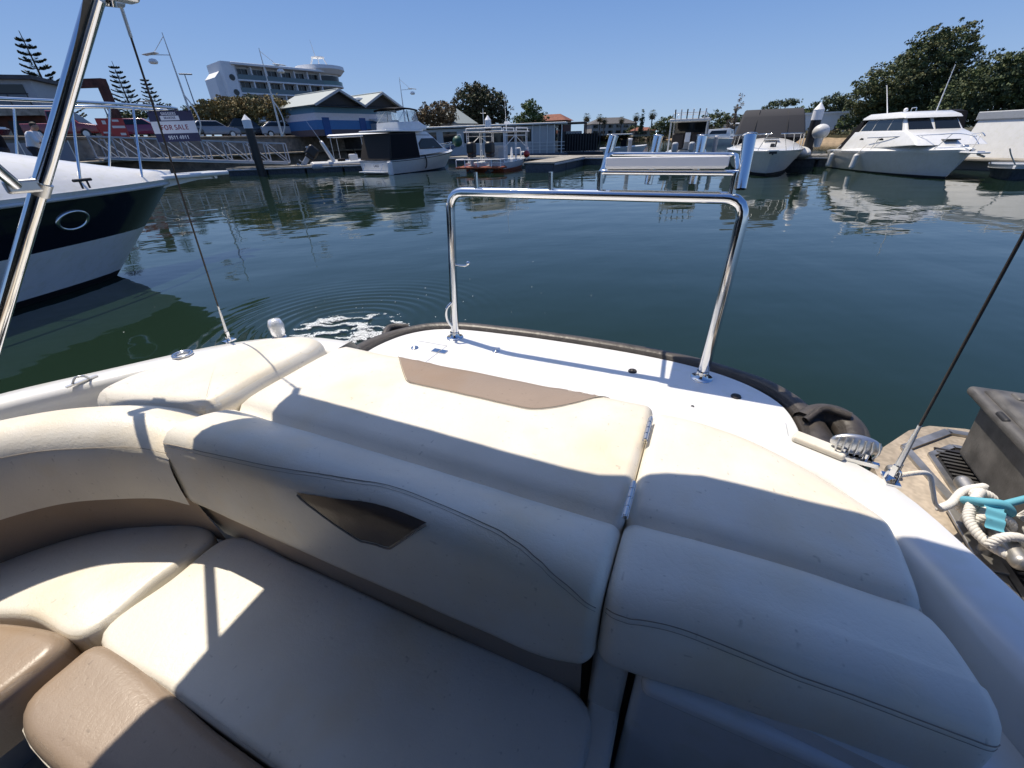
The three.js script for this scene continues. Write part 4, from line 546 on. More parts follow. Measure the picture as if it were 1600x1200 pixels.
// ---------- white framed work boat ----------
{
  const o = thing('work_boat', 'white pipe-framed work boat with twin black outboards and orange stern', 'boat', [-0.1, 0, -32.0], headTo(0.4, -0.917));
  hullKit(o, { L: 6.0, B: 2.7, fs: 0.5, fb: 0.62, over: 0.5, low: 0.9, crown: 0.0, bands: [['bottom', 0, 0.55, M.orange], ['hull', 0.55, 1, M.whiteOld]] });
  const pf = obj('stern_platform', [rbox(0.9, 0.10, 3.1, 0.03, -3.45, 0.28, 0)], M.orange, o); for (const z of [-1.4, -0.5, 0.5, 1.4]) obj('bracket', [bar([-3.9, 0.22, z], [-3.0, 0.35, z], 0.06)], M.orange, pf);
  obj('stern_rail', [bentPipe([[-2.9, 0.72, -1.5], [-3.85, 0.72, -1.5], [-3.85, 0.72, 1.5], [-2.9, 0.72, 1.5]], 0.1, 0.035), ...[-1.5, -0.9, 0, 0.9, 1.5].map(z => rod([-3.85, 0.3, z], [-3.85, 0.72, z], 0.028))], M.white, o);
  for (const z of [-0.62, 0.62]) outboard(o, -3.25, 0.85, z, 0, M.black, 1.1);
  const P = [[-2.7, 1.25], [-2.7, -1.25], [-0.9, 1.25], [-0.9, -1.25], [1.0, 1.25], [1.0, -1.25]]; for (const [x, z] of P) { const f = obj('frame_leg', [rod([x, 0.5, z], [x, 2.15, z], 0.03)], M.white, o); obj('inner_leg', [rod([x + 0.22, 0.5, z], [x + 0.22, 2.15, z], 0.024), ...[0.8, 1.15, 1.5, 1.85].map(y => rod([x, y, z], [x + 0.22, y, z], 0.016))], M.white, f); }
  obj('roof_panel', [rbox(4.4, 0.05, 2.7, 0.02, -0.75, 2.17, 0)], M.white, o); obj('roof_rail', [bentPipe([[-2.8, 2.2, 1.3], [-2.8, 2.34, 1.3], [-1.2, 2.34, 1.3], [-1.2, 2.2, 1.3]], 0.05, 0.025), bentPipe([[-0.8, 2.2, 1.3], [-0.8, 2.36, 1.3], [1.2, 2.36, 1.3], [1.2, 2.2, 1.3]], 0.05, 0.025), bentPipe([[-2.85, 2.2, 1.2], [-2.85, 2.36, 1.2], [-2.85, 2.36, -1.2], [-2.85, 2.2, -1.2]], 0.05, 0.025)], M.white, o);
  obj('side_truss', [1, -1].map(s => [bar([-2.7, 1.95, s * 1.25], [1.0, 1.95, s * 1.25], 0.04), bar([-2.7, 1.3, s * 1.25], [-0.9, 1.95, s * 1.25], 0.03), bar([-0.9, 1.95, s * 1.25], [1.0, 1.3, s * 1.25], 0.03)]), M.white, o);
  obj('console', [rbox(0.7, 0.9, 0.9, 0.06, -0.6, 0.95, 0)], M.whiteOld, o); for (const z of [-0.5, 0.5]) obj('seat', [rbox(0.4, 0.8, 0.45, 0.08, -1.3, 0.9, z)], M.gelGrey, o);
  for (const [x, z] of [[1.8, 1.1], [2.4, -0.4]]) obj('dive_fin_rack', [rod([x, 0.55, z], [x, 1.25, z], 0.12, 0.05)], M.white, o); obj('bow_loop', [bentPipe([[1.9, 0.55, 0.5], [1.9, 1.2, 0.5], [1.9, 1.2, 0.1], [1.9, 0.55, 0.1]], 0.1, 0.03), bentPipe([[2.5, 0.55, 0.9], [2.5, 0.95, 0.9], [2.5, 0.95, 0.3], [2.5, 0.55, 0.3]], 0.1, 0.03)], M.white, o); obj('red_bag', [ball(0.28, 1.0, 0.85, 1.3, 1.3, 0.8, 0.7)], M.red, o); obj('whip_aerial', [rod([0.2, 2.2, 0.2], [-0.2, 4.1, 0.3], 0.022, 0.008)], M.white, o);
}
// ---------- house boat behind ----------
{
  const o = thing('house_boat', 'long pale grey house boat with dark windows and blue wave emblem', 'house boat', [-1.6, 0, -51.2], headTo(0.97, 0.22));
  obj('pontoon', [rbox(16.5, 0.5, 4.2, 0.1, 0.2, 0.2, 0)], M.pontoon, o); obj('wall', [rbox(14.8, 2.5, 3.6, 0.04, -0.3, 1.6, 0)], M.gelGrey, o); const rf = obj('roof', [rbox(16.2, 0.16, 4.3, 0.05, 0.2, 3.0, 0)], M.gelOld, o); obj('roof_box', [rbox(0.5, 0.25, 0.5, 0.05, 2.0, 3.2, 0)], M.white, rf); obj('aerial', [rod([-0.8, 3.05, -1], [-0.8, 4.6, -1], 0.03), rod([-1.1, 4.2, -1], [-0.5, 4.2, -1], 0.015)], M.alu, rf);
  for (const [x, w] of [[-6.0, 1.6], [-3.7, 1.5], [-1.2, 2.0], [1.2, 1.6], [3.6, 2.4]]) { const wd = obj('window', [box(w, 1.1, 0.04, x, 2.05, 1.81)], M.glass, o); obj('window_frame', [box(w + 0.12, 0.06, 0.05, x, 1.47, 1.815), box(w + 0.12, 0.06, 0.05, x, 2.63, 1.815)], M.whiteOld, wd); }
  obj('end_window', [box(0.04, 1.1, 2.2, 7.12, 2.05, 0)], M.glass, o);
  obj('wave_emblem', [0, 1, 2, 3].map(i => pipe([[-4.9 + i * 0.3, 0.85 + i * 0.06, 1.815], [-4.5 + i * 0.35, 1.05 + i * 0.1, 1.815], [-4.2 + i * 0.35, 0.85 + i * 0.12, 1.815], [-3.7 + i * 0.35, 1.25 + i * 0.1, 1.815]], 0.035, 20, 6)), mat([0.02, 0.05, 0.16], 0.5), o);
  for (let i = 0; i < 5; i++) obj('veranda_post', [rod([5.0 + i * 0.72, 0.4, 1.95], [5.0 + i * 0.72, 2.95, 1.95], 0.05)], M.gelOld, o); for (const y of [0.8, 1.1, 1.4]) obj('veranda_rail', [bar([4.6, y, 1.98], [8.2, y, 1.98], 0.04)], M.gelOld, o);
  obj('door', [box(0.9, 1.9, 0.04, 5.9, 1.45, 1.81)], M.gelGrey, o);
  const b = thing('barge', 'dark fenced barge with flat canopy next to the house boat', 'barge', [8.2, 0, -50.0], headTo(0.98, 0.18));
  obj('pontoon', [rbox(4.2, 0.5, 3, 0.08, 0, 0.2, 0)], M.dark, b); obj('screen_backing', [box(3.4, 1.5, 0.04, -0.2, 1.3, 1.40)], M.canvasBlack, b); for (let i = 0; i < 14; i++) obj('picket', [box(0.12, 1.6, 0.05, -1.85 + i * 0.27, 1.3, 1.46)], M.dark, b);
  obj('canopy_roof', [rbox(3.0, 0.14, 3.2, 0.04, -1.2, 3.0, 0)], M.roofGrey, b); for (const x of [-2.3, 0.1]) for (const z of [-1.2, 1.3]) obj('canopy_post', [rod([x, 0.4, z], [x, 2.95, z], 0.06)], M.dark, b); obj('cabin', [rbox(1.6, 1.6, 1.6, 0.05, -1.0, 1.5, -0.4)], M.gelGrey, b);
  const s = thing('day_boat', 'small white boat with flat canopy beyond the fenced barge', 'boat', [13.2, 0, -53], headTo(0.9, 0.3)); hullKit(s, { L: 5, B: 2, fs: 0.6, fb: 0.8, over: 0.6, bands: [['hull', 0, 1, M.gel]] }); obj('canopy', [rbox(2.6, 0.1, 1.9, 0.04, -0.5, 1.9, 0)], M.gel, s); for (const x of [-1.6, 0.6]) for (const z of [-0.8, 0.8]) obj('post', [rod([x, 0.7, z], [x, 1.9, z], 0.03)], M.dark, s); obj('console', [rbox(0.6, 0.7, 0.8, 0.06, 0, 1.0, 0)], M.canvasBlack, s);
}
// ---------- fishing boat seen through the rack ----------
{
  const o = thing('fishing_boat', 'dark hulled hardtop fishing boat with rods racked on its roof', 'boat', [11.6, 0, -30.2], headTo(0.42, -0.91));
  hullKit(o, { L: 6.4, B: 2.4, fs: 0.75, fb: 1.0, over: 0.9, crown: 0.02, bands: [['hull', 0, 0.9, mat([0.06, 0.065, 0.065], 0.4)], ['gunwale', 0.9, 1, M.gelOld, 0.01]] });
  obj('hardtop', [rbox(2.2, 0.16, 2.2, 0.06, -0.9, 2.42, 0)], M.gelOld, o); for (const [x, z] of [[-1.9, 1.0], [-1.9, -1.0]]) obj('hardtop_leg', [rod([x + 0.25, 0.8, z], [x, 2.4, z], 0.045)], M.gelOld, o); for (const z of [1.0, -1.0]) obj('screen_pillar', [bar([0.6, 0.95, z], [0.0, 2.4, z], 0.09)], M.gelGrey, o);
  obj('windscreen', [quad([0.58, 1.2, -0.95], [0.58, 1.2, 0.95], [0.08, 2.35, 0.9], [0.08, 2.35, -0.9])], M.glass, o); obj('cabin', [taper(ext([[0.2, 0.9], [2.4, 1.0], [1.6, 1.3], [0.6, 1.45], [0.2, 1.45]], 1.9, 0.05), 0.9, 1.5, 0.85)], M.gelOld, o);
  for (const z of [-0.55, 0.5]) { const s = obj('seat', [rbox(0.45, 0.85, 0.72, 0.12, -0.9, 1.35, z)], mat([0.035, 0.026, 0.02], 0.6), o); obj('pedestal', [rod([-0.9, 0.7, z], [-0.9, 1.0, z], 0.08)], M.alu, s); }
  obj('towel', [rbox(0.06, 0.5, 0.3, 0.02, -1.2, 1.55, 0.0)], M.white, o); obj('roof_rail', [bentPipe([[-1.9, 2.5, 0.95], [-1.9, 2.78, 0.9], [-1.9, 2.78, -0.9], [-1.9, 2.5, -0.95]], 0.08, 0.02), bentPipe([[0.0, 2.5, 0.9], [0.0, 2.75, 0.85], [0, 2.75, -0.85], [0, 2.5, -0.9]], 0.08, 0.02)], M.alu, o);
  for (let i = 0; i < 6; i++) obj('rod_tube', [rod([-2.0, 2.5, -0.8 + i * 0.32], [-2.08, 2.95, -0.82 + i * 0.33], 0.035)], i % 2 ? M.gelOld : M.dark, o); for (const z of [-0.45, 0.45]) outboard(o, -3.35, 0.75, z, 0, M.gelGrey, 0.8);
}
// ---------- cruiser with grey canopy, bow towards us ----------
{
  const o = thing('canopy_cruiser', 'white cruiser with grey cockpit canopy moored bow towards the camera', 'boat', [12.95, 0, -23.5], headTo(-0.42, 0.907));
  const k = hullKit(o, { L: 8.0, B: 3.5, fs: 0.95, fb: 1.0, over: 1.0, low: 0.6, crown: t => 0.06 + 0.42 * Math.pow(Math.sin(Math.PI * clamp((t - 0.05) / 0.98)), 0.8) * (t > 0.55 ? 1 - Math.pow((t - 0.55) / 0.45, 2) : 1), bands: [['boot_stripe', 0, 0.29, M.dark], ['hull', 0.29, 0.93, M.gelOld], ['gunwale', 0.93, 1, M.gel, 0.02]] });
  obj('cockpit_canopy', [taper(ext([[-3.5, 1.1], [0.3, 1.45], [-0.2, 2.35], [-0.8, 2.66], [-3.1, 2.6]], 3.2, 0.1, 3), 1.1, 2.6, 0.80)], M.canvasGrey, o); obj('canopy_seam', [-0.45, 0.45].map(z => pipe([[0.33, 1.46, z * 1.6], [-0.27, 2.37, z * 1.45], [-1.0, 2.65, z * 1.3], [-3, 2.58, z * 1.3]], 0.015, 30, 6)), M.dark, o);
  const rl = s => [0.45, 0.6, 0.75, 0.86, 0.94].map(t => { const a = k.pt(t, 1, s); return [a[0], a[1] + 0.62, a[2] * 0.92]; }); for (const s of [1, -1]) obj('bow_rail', [pipe([...rl(s), [3.72, 1.62, s * 0.16]], 0.02, 50, 8)], M.steel, o);
  for (const t of [0.5, 0.62, 0.74, 0.85, 0.93]) for (const s of [1, -1]) { const a = k.pt(t, 1, s), b = k.pt(t + 0.04, 1, s); obj('stanchion', [rod([a[0], a[1], a[2] * 0.92], [b[0], b[1] + 0.62, b[2] * 0.92], 0.014)], M.steel, o); }
  obj('pulpit', [rbox(0.9, 0.07, 0.4, 0.03, 3.9, 1.02, 0)], M.gel, o); obj('windlass', [rbox(0.2, 0.16, 0.16, 0.04, 3.2, 1.18, 0), rod([3.2, 1.1, -0.12], [3.2, 1.35, -0.12], 0.03)], M.dark, o); const h = obj('deck_hatch', [rbox(0.55, 0.05, 0.55, 0.02, 1.9, 1.42, 0)], M.glass, o); obj('hatch_frame', [rbox(0.62, 0.03, 0.62, 0.01, 1.9, 1.405, 0)], M.gel, h); obj('anchor', [bar([3.9, 0.96, 0], [4.35, 0.88, 0], 0.05), bar([4.3, 0.95, -0.14], [4.3, 0.95, 0.14], 0.05, 0.1)], M.dark, o);
  const d = thing('dinghy', 'white upturned dinghy and dome propped beside the canopy cruiser', 'dinghy', [16.1, 0.55, -24.6], headTo(-0.3, 0.95)); obj('hull', [ball(1, -1.2, 0.1, 0.3, 1.3, 0.32, 0.42, 24)], M.gelOld, d); obj('dome', [ball(0.36, 0.25, 1.08, 0.0, 1.0, 0.95, 1.05, 20)], M.gelOld, d); obj('dome_stand', [rod([0.25, 0.4, 0.0], [0.25, 0.9, 0.0], 0.16, 0.22)], M.gelOld, d);
}
// ---------- white hardtop cruiser at right ----------
{
  const o = thing('hardtop_cruiser', 'white hardtop cabin cruiser with two whip aerials and hanging fenders', 'boat', [17.2, 0, -20.3], headTo(-0.23, 0.973));
  const k = hullKit(o, { L: 8.0, B: 2.8, fs: 0.80, fb: 0.98, over: 0.9, low: 0.70, crown: t => 0.05 + 0.36 * Math.pow(Math.sin(Math.PI * clamp((t - 0.12) / 0.92)), 0.7) * (t > 0.6 ? 1 - Math.pow((t - 0.6) / 0.4, 2) : 1), bands: [['boot_stripe', 0, 0.27, M.dark], ['hull', 0.27, 0.92, M.gelOld], ['gunwale', 0.92, 1, M.gel, 0.025]] });
  obj('deckhouse', [taper(ext([[-3.1, 0.8], [2.9, 1.1], [2.6, 1.28], [2.1, 1.46], [1.5, 1.62], [-2.6, 1.62]], 2.45, 0.09, 4), 0.8, 1.65, 0.80)], M.gel, o); obj('wheelhouse', [taper(ext([[-2.35, 1.55], [1.55, 1.55], [0.95, 2.06], [-1.9, 2.06]], 1.95, 0.04), 1.55, 2.06, 0.88)], M.gel, o);
  obj('hardtop', [taper(ext([[-2.3, 2.02], [1.15, 2.02], [1.05, 2.12], [0.5, 2.25], [-1.9, 2.25], [-2.3, 2.12]], 2.0, 0.05, 3), 2.0, 2.25, 0.9)], M.gel, o);
  for (const s of [1, -1]) for (const [a, b, c, d] of [[-2.1, -1.15, -1.85, -1.1], [-1.05, 0.1, -1.0, 0.1], [0.2, 1.25, 0.2, 0.82]]) { const w = obj('side_window', [sideWin([[a, 1.62], [b, 1.62], [d, 1.99], [c, 1.99]], 1.96, 1.55, 2.06, 0.88, s, 0.03)], M.glass, o); obj('window_gasket', [sideWin([[a - 0.04, 1.59], [b + 0.04, 1.59], [d + 0.04, 2.02], [c - 0.04, 2.02]], 1.955, 1.55, 2.06, 0.88, s, 0.012)], M.gelGrey, w); }
  for (const z of [-0.45, 0.45]) obj('windscreen', [quad([1.50, 1.62, z - 0.42], [1.50, 1.62, z + 0.42], [1.02, 2.03, z + 0.38], [1.02, 2.03, z - 0.38])], M.glass, o);
  for (const s of [1, -1]) for (const x of [-1.5, 0.2]) { const g = new THREE.CylinderGeometry(0.15, 0.15, 0.03, 24); g.rotateX(Math.PI / 2); g.scale(1.4, 0.75, 1); g.translate(x, 1.22, s * 1.08); obj('portlight', [g], M.glass, o); }
  obj('cockpit_cover', [taper(ext([[-3.3, 0.85], [-2.3, 1.3], [-2.15, 2.02], [-2.4, 2.0], [-3.75, 0.9]], 2.2), 0.8, 2.0, 0.85)], M.canvasBlack, o);
  for (const [x, z, dx, dy] of [[-1.3, 0.5, -0.95, 1.15], [0.4, -0.4, 0.0, 1.55]]) obj('whip_aerial', [rod([x, 2.2, z], [x + dx, 2.2 + dy, z], 0.022, 0.012)], M.white, o);
  obj('search_light', [ball(0.08, -0.6, 2.34, 0.2), rod([-0.6, 2.2, 0.2], [-0.6, 2.3, 0.2], 0.03)], M.white, o); obj('horn', [bentPipe([[-0.2, 2.24, 0.2], [-0.2, 2.4, 0.2], [0.15, 2.4, 0.2], [0.15, 2.24, 0.2]], 0.06, 0.014)], M.steel, o);
  for (const s of [1, -1]) { obj('bow_rail', [pipe([...[0.42, 0.6, 0.75, 0.87, 0.95].map(t => { const a = k.pt(t, 1, s); return [a[0], a[1] + 0.5, a[2] * 0.93]; }), [4.15, 1.38, s * 0.12]], 0.016, 50, 8)], M.steel, o); for (const t of [0.48, 0.62, 0.76, 0.88]) { const a = k.pt(t, 1, s), b = k.pt(t + 0.05, 1, s); obj('stanchion', [rod([a[0], a[1], a[2] * 0.93], [b[0], b[1] + 0.5, b[2] * 0.93], 0.012)], M.steel, o); } }
  for (const [t, s] of [[0.12, 1], [0.42, 1], [0.12, -1], [0.42, -1]]) { const a = k.pt(t, 1, s); const f = obj('fender', [new THREE.CapsuleGeometry(0.11, 0.42, 6, 14).rotateX(s * -0.1).translate(a[0], a[1] - 0.42, a[2] + s * 0.13)], M.gelOld, o); obj('fender_line', [rod([a[0], a[1] - 0.1, a[2] + s * 0.1], [a[0] + 0.05, a[1] + 0.25, a[2] * 0.9], 0.012)], M.rope, f); }
  obj('pulpit', [rbox(0.9, 0.06, 0.42, 0.03, 4.2, 0.89, 0)], M.gel, o); obj('anchor', [bar([4.4, 0.84, 0], [4.75, 0.78, 0], 0.05), rod([4.5, 0.9, -0.1], [4.5, 0.9, 0.1], 0.04)], M.steel, o); obj('windlass', [rbox(0.2, 0.18, 0.2, 0.05, 3.6, 1.02, 0)], M.alu, o); obj('deck_hatch', [rbox(0.5, 0.04, 0.5, 0.02, 2.6, 1.27, 0)], M.glass, o);
  const b = thing('tender', 'small open tender with dark blue hull beside the right houseboat', 'boat', [18.7, 0, -16.9], headTo(-0.75, 0.66)); hullKit(b, { L: 3.4, B: 1.5, fs: 0.42, fb: 0.5, over: 0.5, deckDrop: 0.12, crown: 0, deckMat: M.gelGrey, bands: [['hull', 0, 0.82, M.pontoon], ['gunwale', 0.82, 1, M.gelOld, 0.03]] }); obj('thwart', [box(0.3, 0.05, 1.3, -0.3, 0.42, 0)], M.gelOld, b); obj('painter', [pipe([[1.7, 0.5, 0], [2.1, 0.8, 0.2], [2.4, 1.0, 0.3]], 0.02, 16, 6)], M.rope, b);
}
// ---------- white house boat at the right edge ----------
{
  const o = thing('white_house_boat', 'white slab-sided house boat at the right edge with sloped end', 'house boat', [25.4, 0, -20.6], headTo(-0.80, 0.15));
  obj('hull', [rbox(9.4, 0.5, 4.0, 0.1, 0, 0.2, 0)], M.gelGrey, o); obj('house', [ext([[-4.4, 0.4], [4.3, 0.4], [3.75, 2.15], [-4.4, 2.15]], 3.8, 0.05)], M.gelOld, o); obj('eave', [rbox(8.6, 0.32, 3.95, 0.04, -0.4, 2.05, 0)], M.gelGrey, o); obj('deck_plate', [rbox(10.2, 0.1, 4.3, 0.03, 0.2, 0.42, 0)], M.deckTop, o);
  for (const z of [1, -1]) for (const x of [1.6, -0.9]) { const w = obj('window', [box(1.3, 0.7, 0.05, x, 1.55, z * 1.91)], M.glass, o); obj('window_frame', [box(1.46, 0.08, 0.06, x, 1.16, z * 1.92), box(0.08, 0.8, 0.06, x + 0.68, 1.55, z * 1.92), box(0.08, 0.8, 0.06, x - 0.68, 1.55, z * 1.92)], M.gelGrey, w); }
  const nm = new THREE.PlaneGeometry(0.85, 0.13); nm.rotateY(Math.PI); nm.translate(3.42, 1.55, -1.912); nm.userData.keepUV = true;
  obj('name_lettering', [nm], mat(0xffffff, 0.6, { map: lettering('BLUE CORAWA II', 0.85, 0.13, 54, '#2c3340') }), o);
  obj('hanging_hose', [pipe([[3.5, 1.95, -1.98], [3.4, 1.75, -1.98], [3.0, 1.62, -1.97], [2.6, 1.75, -1.98], [2.55, 1.95, -1.98]], 0.025, 30, 6)], M.rope, o); obj('aerial', [rod([2.6, 2.15, 0.4], [2.5, 2.75, 0.4], 0.02), rod([2.2, 2.55, 0.4], [2.9, 2.6, 0.4], 0.02)], M.white, o);
  const d = thing('covered_launch', 'dark canopied launch between the cabin cruiser and white house boat', 'boat', [22.8, 0, -25.5], headTo(-0.6, 0.8)); hullKit(d, { L: 6, B: 2.4, fs: 0.8, fb: 1, over: 0.7, bands: [['hull', 0, 1, M.gelGrey]] }); obj('canopy', [taper(ext([[-2.6, 0.9], [1.2, 1.1], [0.7, 2.35], [-2.4, 2.5]], 2.3, 0.08), 0.9, 2.5, 0.8)], M.canvasBlack, d); obj('clear_window', [sideWin([[-1.6, 1.3], [0.6, 1.35], [0.4, 2.0], [-1.6, 2.0]], 2.33, 0.9, 2.5, 0.8, 1, 0.02)], M.glass, d);
}
// ---------- far moorings ----------
for (const [x, z, a, lab, c] of [[46, -101, 0.4, 'blue hulled sailing boat moored far off right of the rack', 0], [38, -88, 0.2, 'small white launch moored far off behind the fishing boat', 1], [43.5, -94, 0.9, 'distant white cabin boat near the bare tree', 1], [35, -80, 2.6, 'far white runabout lying left of the canopy cruiser', 1]]) {
  const o = thing('distant_boat', lab, 'boat', [x, 0, z], a, 'boats moored far off'); hullKit(o, { L: 8, B: 2.6, fs: 0.9, fb: 1.3, over: 1, bands: [['hull', 0, 1, c ? M.gelOld : mat([0.10, 0.17, 0.30], 0.4)]] }); obj('cabin', [taper(ext([[-2.4, 1], [1.6, 1.2], [0.8, 2.3], [-2.2, 2.4]], 2, 0.05), 1, 2.4, 0.8)], M.gel, o); obj('window', [sideWin([[-1.8, 1.6], [0.8, 1.6], [0.5, 2.1], [-1.8, 2.1]], 2.02, 1, 2.4, 0.8, 1), sideWin([[-1.8, 1.6], [0.8, 1.6], [0.5, 2.1], [-1.8, 2.1]], 2.02, 1, 2.4, 0.8, -1)], M.glass, o);
}
// ---------- quay, gangway, street ----------
{
  const path = [[-29.6, -13], [-28.3, -22], [-27.9, -29], [-27.0, -36], [-22.2, -47.5], [-20.4, -55], [-15.8, -61.6], [-8, -65.6], [2, -68.6]];
  const q = thing('quay_wall', 'weathered concrete quay wall with pale ledge below the street', 'wall', [-27, 0, -36]); const rel = path.map(([x, z]) => [x + 27, z + 36]);
  obj('wall', [sweep(rel, [[0.5, 2.58], [-0.02, 2.58], [-0.02, 1.25], [-0.02, 1.2], [-0.05, -0.6]], false, 90)], M.conc, q); obj('ledge', [sweep(rel, [[0.0, 1.26], [-1.1, 1.26], [-1.15, 1.22], [-1.15, 1.08], [0, 1.08]], false, 90)], M.concPale, q); obj('coping', [sweep(rel, [[0.45, 2.66], [-0.12, 2.66], [-0.14, 2.62], [-0.14, 2.52], [-0.02, 2.52]], false, 90)], M.conc, q);
  const bl = thing('mooring_bollard', 'small white bollard on the quay ledge left of the shed', 'bollard', [-19.8, 1.25, -48.5]); obj('column', [rod([0, 0, 0], [0, 0.35, 0], 0.14)], M.white, bl); obj('cap', [rod([0, 0.33, 0], [0, 0.45, 0], 0.22)], M.white, bl);
  // gangway: two trussed sides and a walkway
  const a = V(-27.3, 1.35, -32.5), b = V(-16.2, 0.62, -35.6), d = b.clone().sub(a), n = V(-d.z, 0, d.x).normalize().multiplyScalar(0.6);
  const g = thing('gangway', 'white trussed aluminium gangway sloping down to the floating dock', 'gangway', [a.x, 0, a.z]); const at = (f, s, h) => a.clone().addScaledVector(d, f).addScaledVector(n, s).add(V(-a.x, h, -a.z));
  obj('walkway', [bar(at(0, 0, 0), at(1, 0, 0), 1.2, 0.08)], M.alu, g);
  for (const s of [-1, 1]) { const t = obj('handrail', [bar(at(0, s, 1.3), at(1, s, 1.3), 0.09)], M.gang, g); obj('lower_chord', [bar(at(0, s, 0.06), at(1, s, 0.06), 0.12)], M.gang, t); const N = 9; for (let i = 0; i <= N; i++) obj('upright', [bar(at(i / N, s, 0.05), at(i / N, s, 1.3), 0.06)], M.gang, g); for (let i = 0; i < N; i++) obj('diagonal', [bar(at(i / N, s, 1.3), at((i + 1) / N, s, 0.06), 0.05)], M.gang, g); }
  obj('landing', [rbox(1.6, 0.12, 1.6, 0.03, 0, 1.32, 0)], M.alu, g); obj('end_gate', [bar([0.2, 1.4, -0.6], [0.2, 2.5, -0.6], 0.07), bar([-1.0, 2.45, -0.6], [0.2, 2.45, -0.6], 0.07), bar([0.2, 1.4, 0.6], [0.2, 2.5, 0.6], 0.07)], M.gang, g);
  // screens along the quay edge
  const sc = thing('glass_screen', 'pale blue glass screen on the quay edge behind the cruiser rail', 'screen', [-27.6, 1.26, -28.6], R(75)); for (let i = 0; i < 3; i++) obj('pane', [box(1.2, 1.0, 0.03, -1.3 + i * 1.25, 0.55, 0)], mat([0.16, 0.20, 0.26], 0.15), sc); for (let i = 0; i < 4; i++) obj('post', [rod([-1.92 + i * 1.25, 0, 0], [-1.92 + i * 1.25, 1.15, 0], 0.03)], M.alu, sc);
}
function lamp(x, z, h, side, label, armLen = 1.35) {
  const o = thing('street_lamp', label, 'street lamp', [x, 2.55, z], 0, 'masted street lamps');
  obj('mast', [rod([0, 0, 0], [0, h, 0], 0.10, 0.025, 10)], M.gelOld, o); obj('arm', [bar([0, h - 1.25, 0], [side * armLen, h - 1.2, 0], 0.045), rod([0, h - 0.2, 0], [side * armLen * 0.8, h - 1.1, 0], 0.018)], M.gelOld, o);
  const s = obj('shade', [rbox(0.95, 0.05, 0.5, 0.02, side * armLen, h - 1.15, 0, 0, 0, side * -0.12)], M.gelOld, o); obj('lantern', [move(lathe([[0, 0], [0.22, 0.03], [0.3, 0.15], [0.2, 0.3], [0, 0.34]], 16), side * armLen, h - 1.75, 0)], M.white, s);
  obj('base_bow', [pipe([[0.05, 0, 0], [0.5, 0.9, 0], [0.35, 2.0, 0], [0.02, 2.7, 0]], 0.05, 24, 8)], M.gelOld, o);
}
lamp(-23.75, -38.0, 6.3, -1, 'tall masted street lamp with left arm behind the sale sign'); lamp(-20.3, -44.6, 6.35, 1, 'tall masted street lamp in front of the hotel'); lamp(-12.2, -61, 5.9, 1, 'masted street lamp rising behind the flybridge canopy');
function plainLamp(x, z, h, label) { const o = thing('road_lamp', label, 'street lamp', [x, 2.55, z], 0.5, 'plain road lamps'); obj('pole', [rod([0, 0, 0], [0, h, 0], 0.09, 0.05, 8)], M.gelGrey, o); obj('head', [rbox(1.3, 0.1, 0.5, 0.04, 0.1, h, 0)], M.gelGrey, o); }
plainLamp(-36.6, -60, 6.7, 'grey road lamp just right of the left masted lamp'); plainLamp(-39.5, -50, 3.2, 'short road lamp under the brown portal'); plainLamp(-44, -62, 4.4, 'far road lamp above the hedge left of the sign');
// cars
function car(col, o = {}) {
  const L = 4.4, root = thing('parked_car', 'x', 'car', [0, 0, 0], 0, 'cars parked along the street'); const h = o.h || 1.45, w = 1.78, m = mat(col, 0.25, { clearcoat: 0.8, clearcoatRoughness: 0.05 });
  const body = o.ute ? [[-2.2, 0.35], [2.2, 0.35], [2.2, 0.85], [1.2, 1.0], [0.5, h], [-0.5, h], [-0.6, 1.0], [-2.2, 1.0]] : [[-2.15, 0.35], [2.2, 0.35], [2.2, 0.72], [1.95, 0.86], [1.05, 0.98], [0.35, h], [-1.2, h], [-1.95, 1.02], [-2.2, 0.9]];
  obj('body', [taper(ext(body, w, 0.06, 3), 0.9, h, 0.78)], m, root);
  const win = o.ute ? [[-0.45, 1.03], [1.05, 1.03], [0.45, h - 0.08], [-0.42, h - 0.08]] : [[-1.75, 1.03], [0.9, 1.02], [0.32, h - 0.07], [-1.15, h - 0.07]];
  for (const s of [1, -1]) obj('side_window', [sideWin(win, w + 0.005, 0.9, h, 0.78, s, 0.02)], M.glass, root);
  const fx = o.ute ? [1.2, 0.5] : [1.05, 0.35]; obj('windscreen', [quad([fx[0] + 0.02, 1.02, -0.72], [fx[0] + 0.02, 1.02, 0.72], [fx[1] + 0.06, h - 0.04, 0.6], [fx[1] + 0.06, h - 0.04, -0.6])], M.glass, root); if (!o.ute) obj('rear_window', [quad([-1.94, 1.06, -0.7], [-1.94, 1.06, 0.7], [-1.26, h - 0.05, 0.6], [-1.26, h - 0.05, -0.6])], M.glass, root);
  for (const x of [-1.35, 1.4]) for (const s of [1, -1]) { const wl = obj('wheel', [new THREE.CylinderGeometry(0.33, 0.33, 0.22, 20).rotateX(Math.PI / 2).translate(x, 0.33, s * 0.78)], M.black, root); obj('rim', [new THREE.CylinderGeometry(0.2, 0.2, 0.235, 14).rotateX(Math.PI / 2).translate(x, 0.33, s * 0.78)], M.alu, wl); }
  for (const s of [1, -1]) { obj('headlight', [rbox(0.06, 0.14, 0.34, 0.03, 2.17, 0.68, s * 0.62)], M.lens, root); obj('tail_light', [rbox(0.05, 0.18, 0.2, 0.02, -2.17, 0.8, s * 0.68)], M.red, root); }
  return root;
}
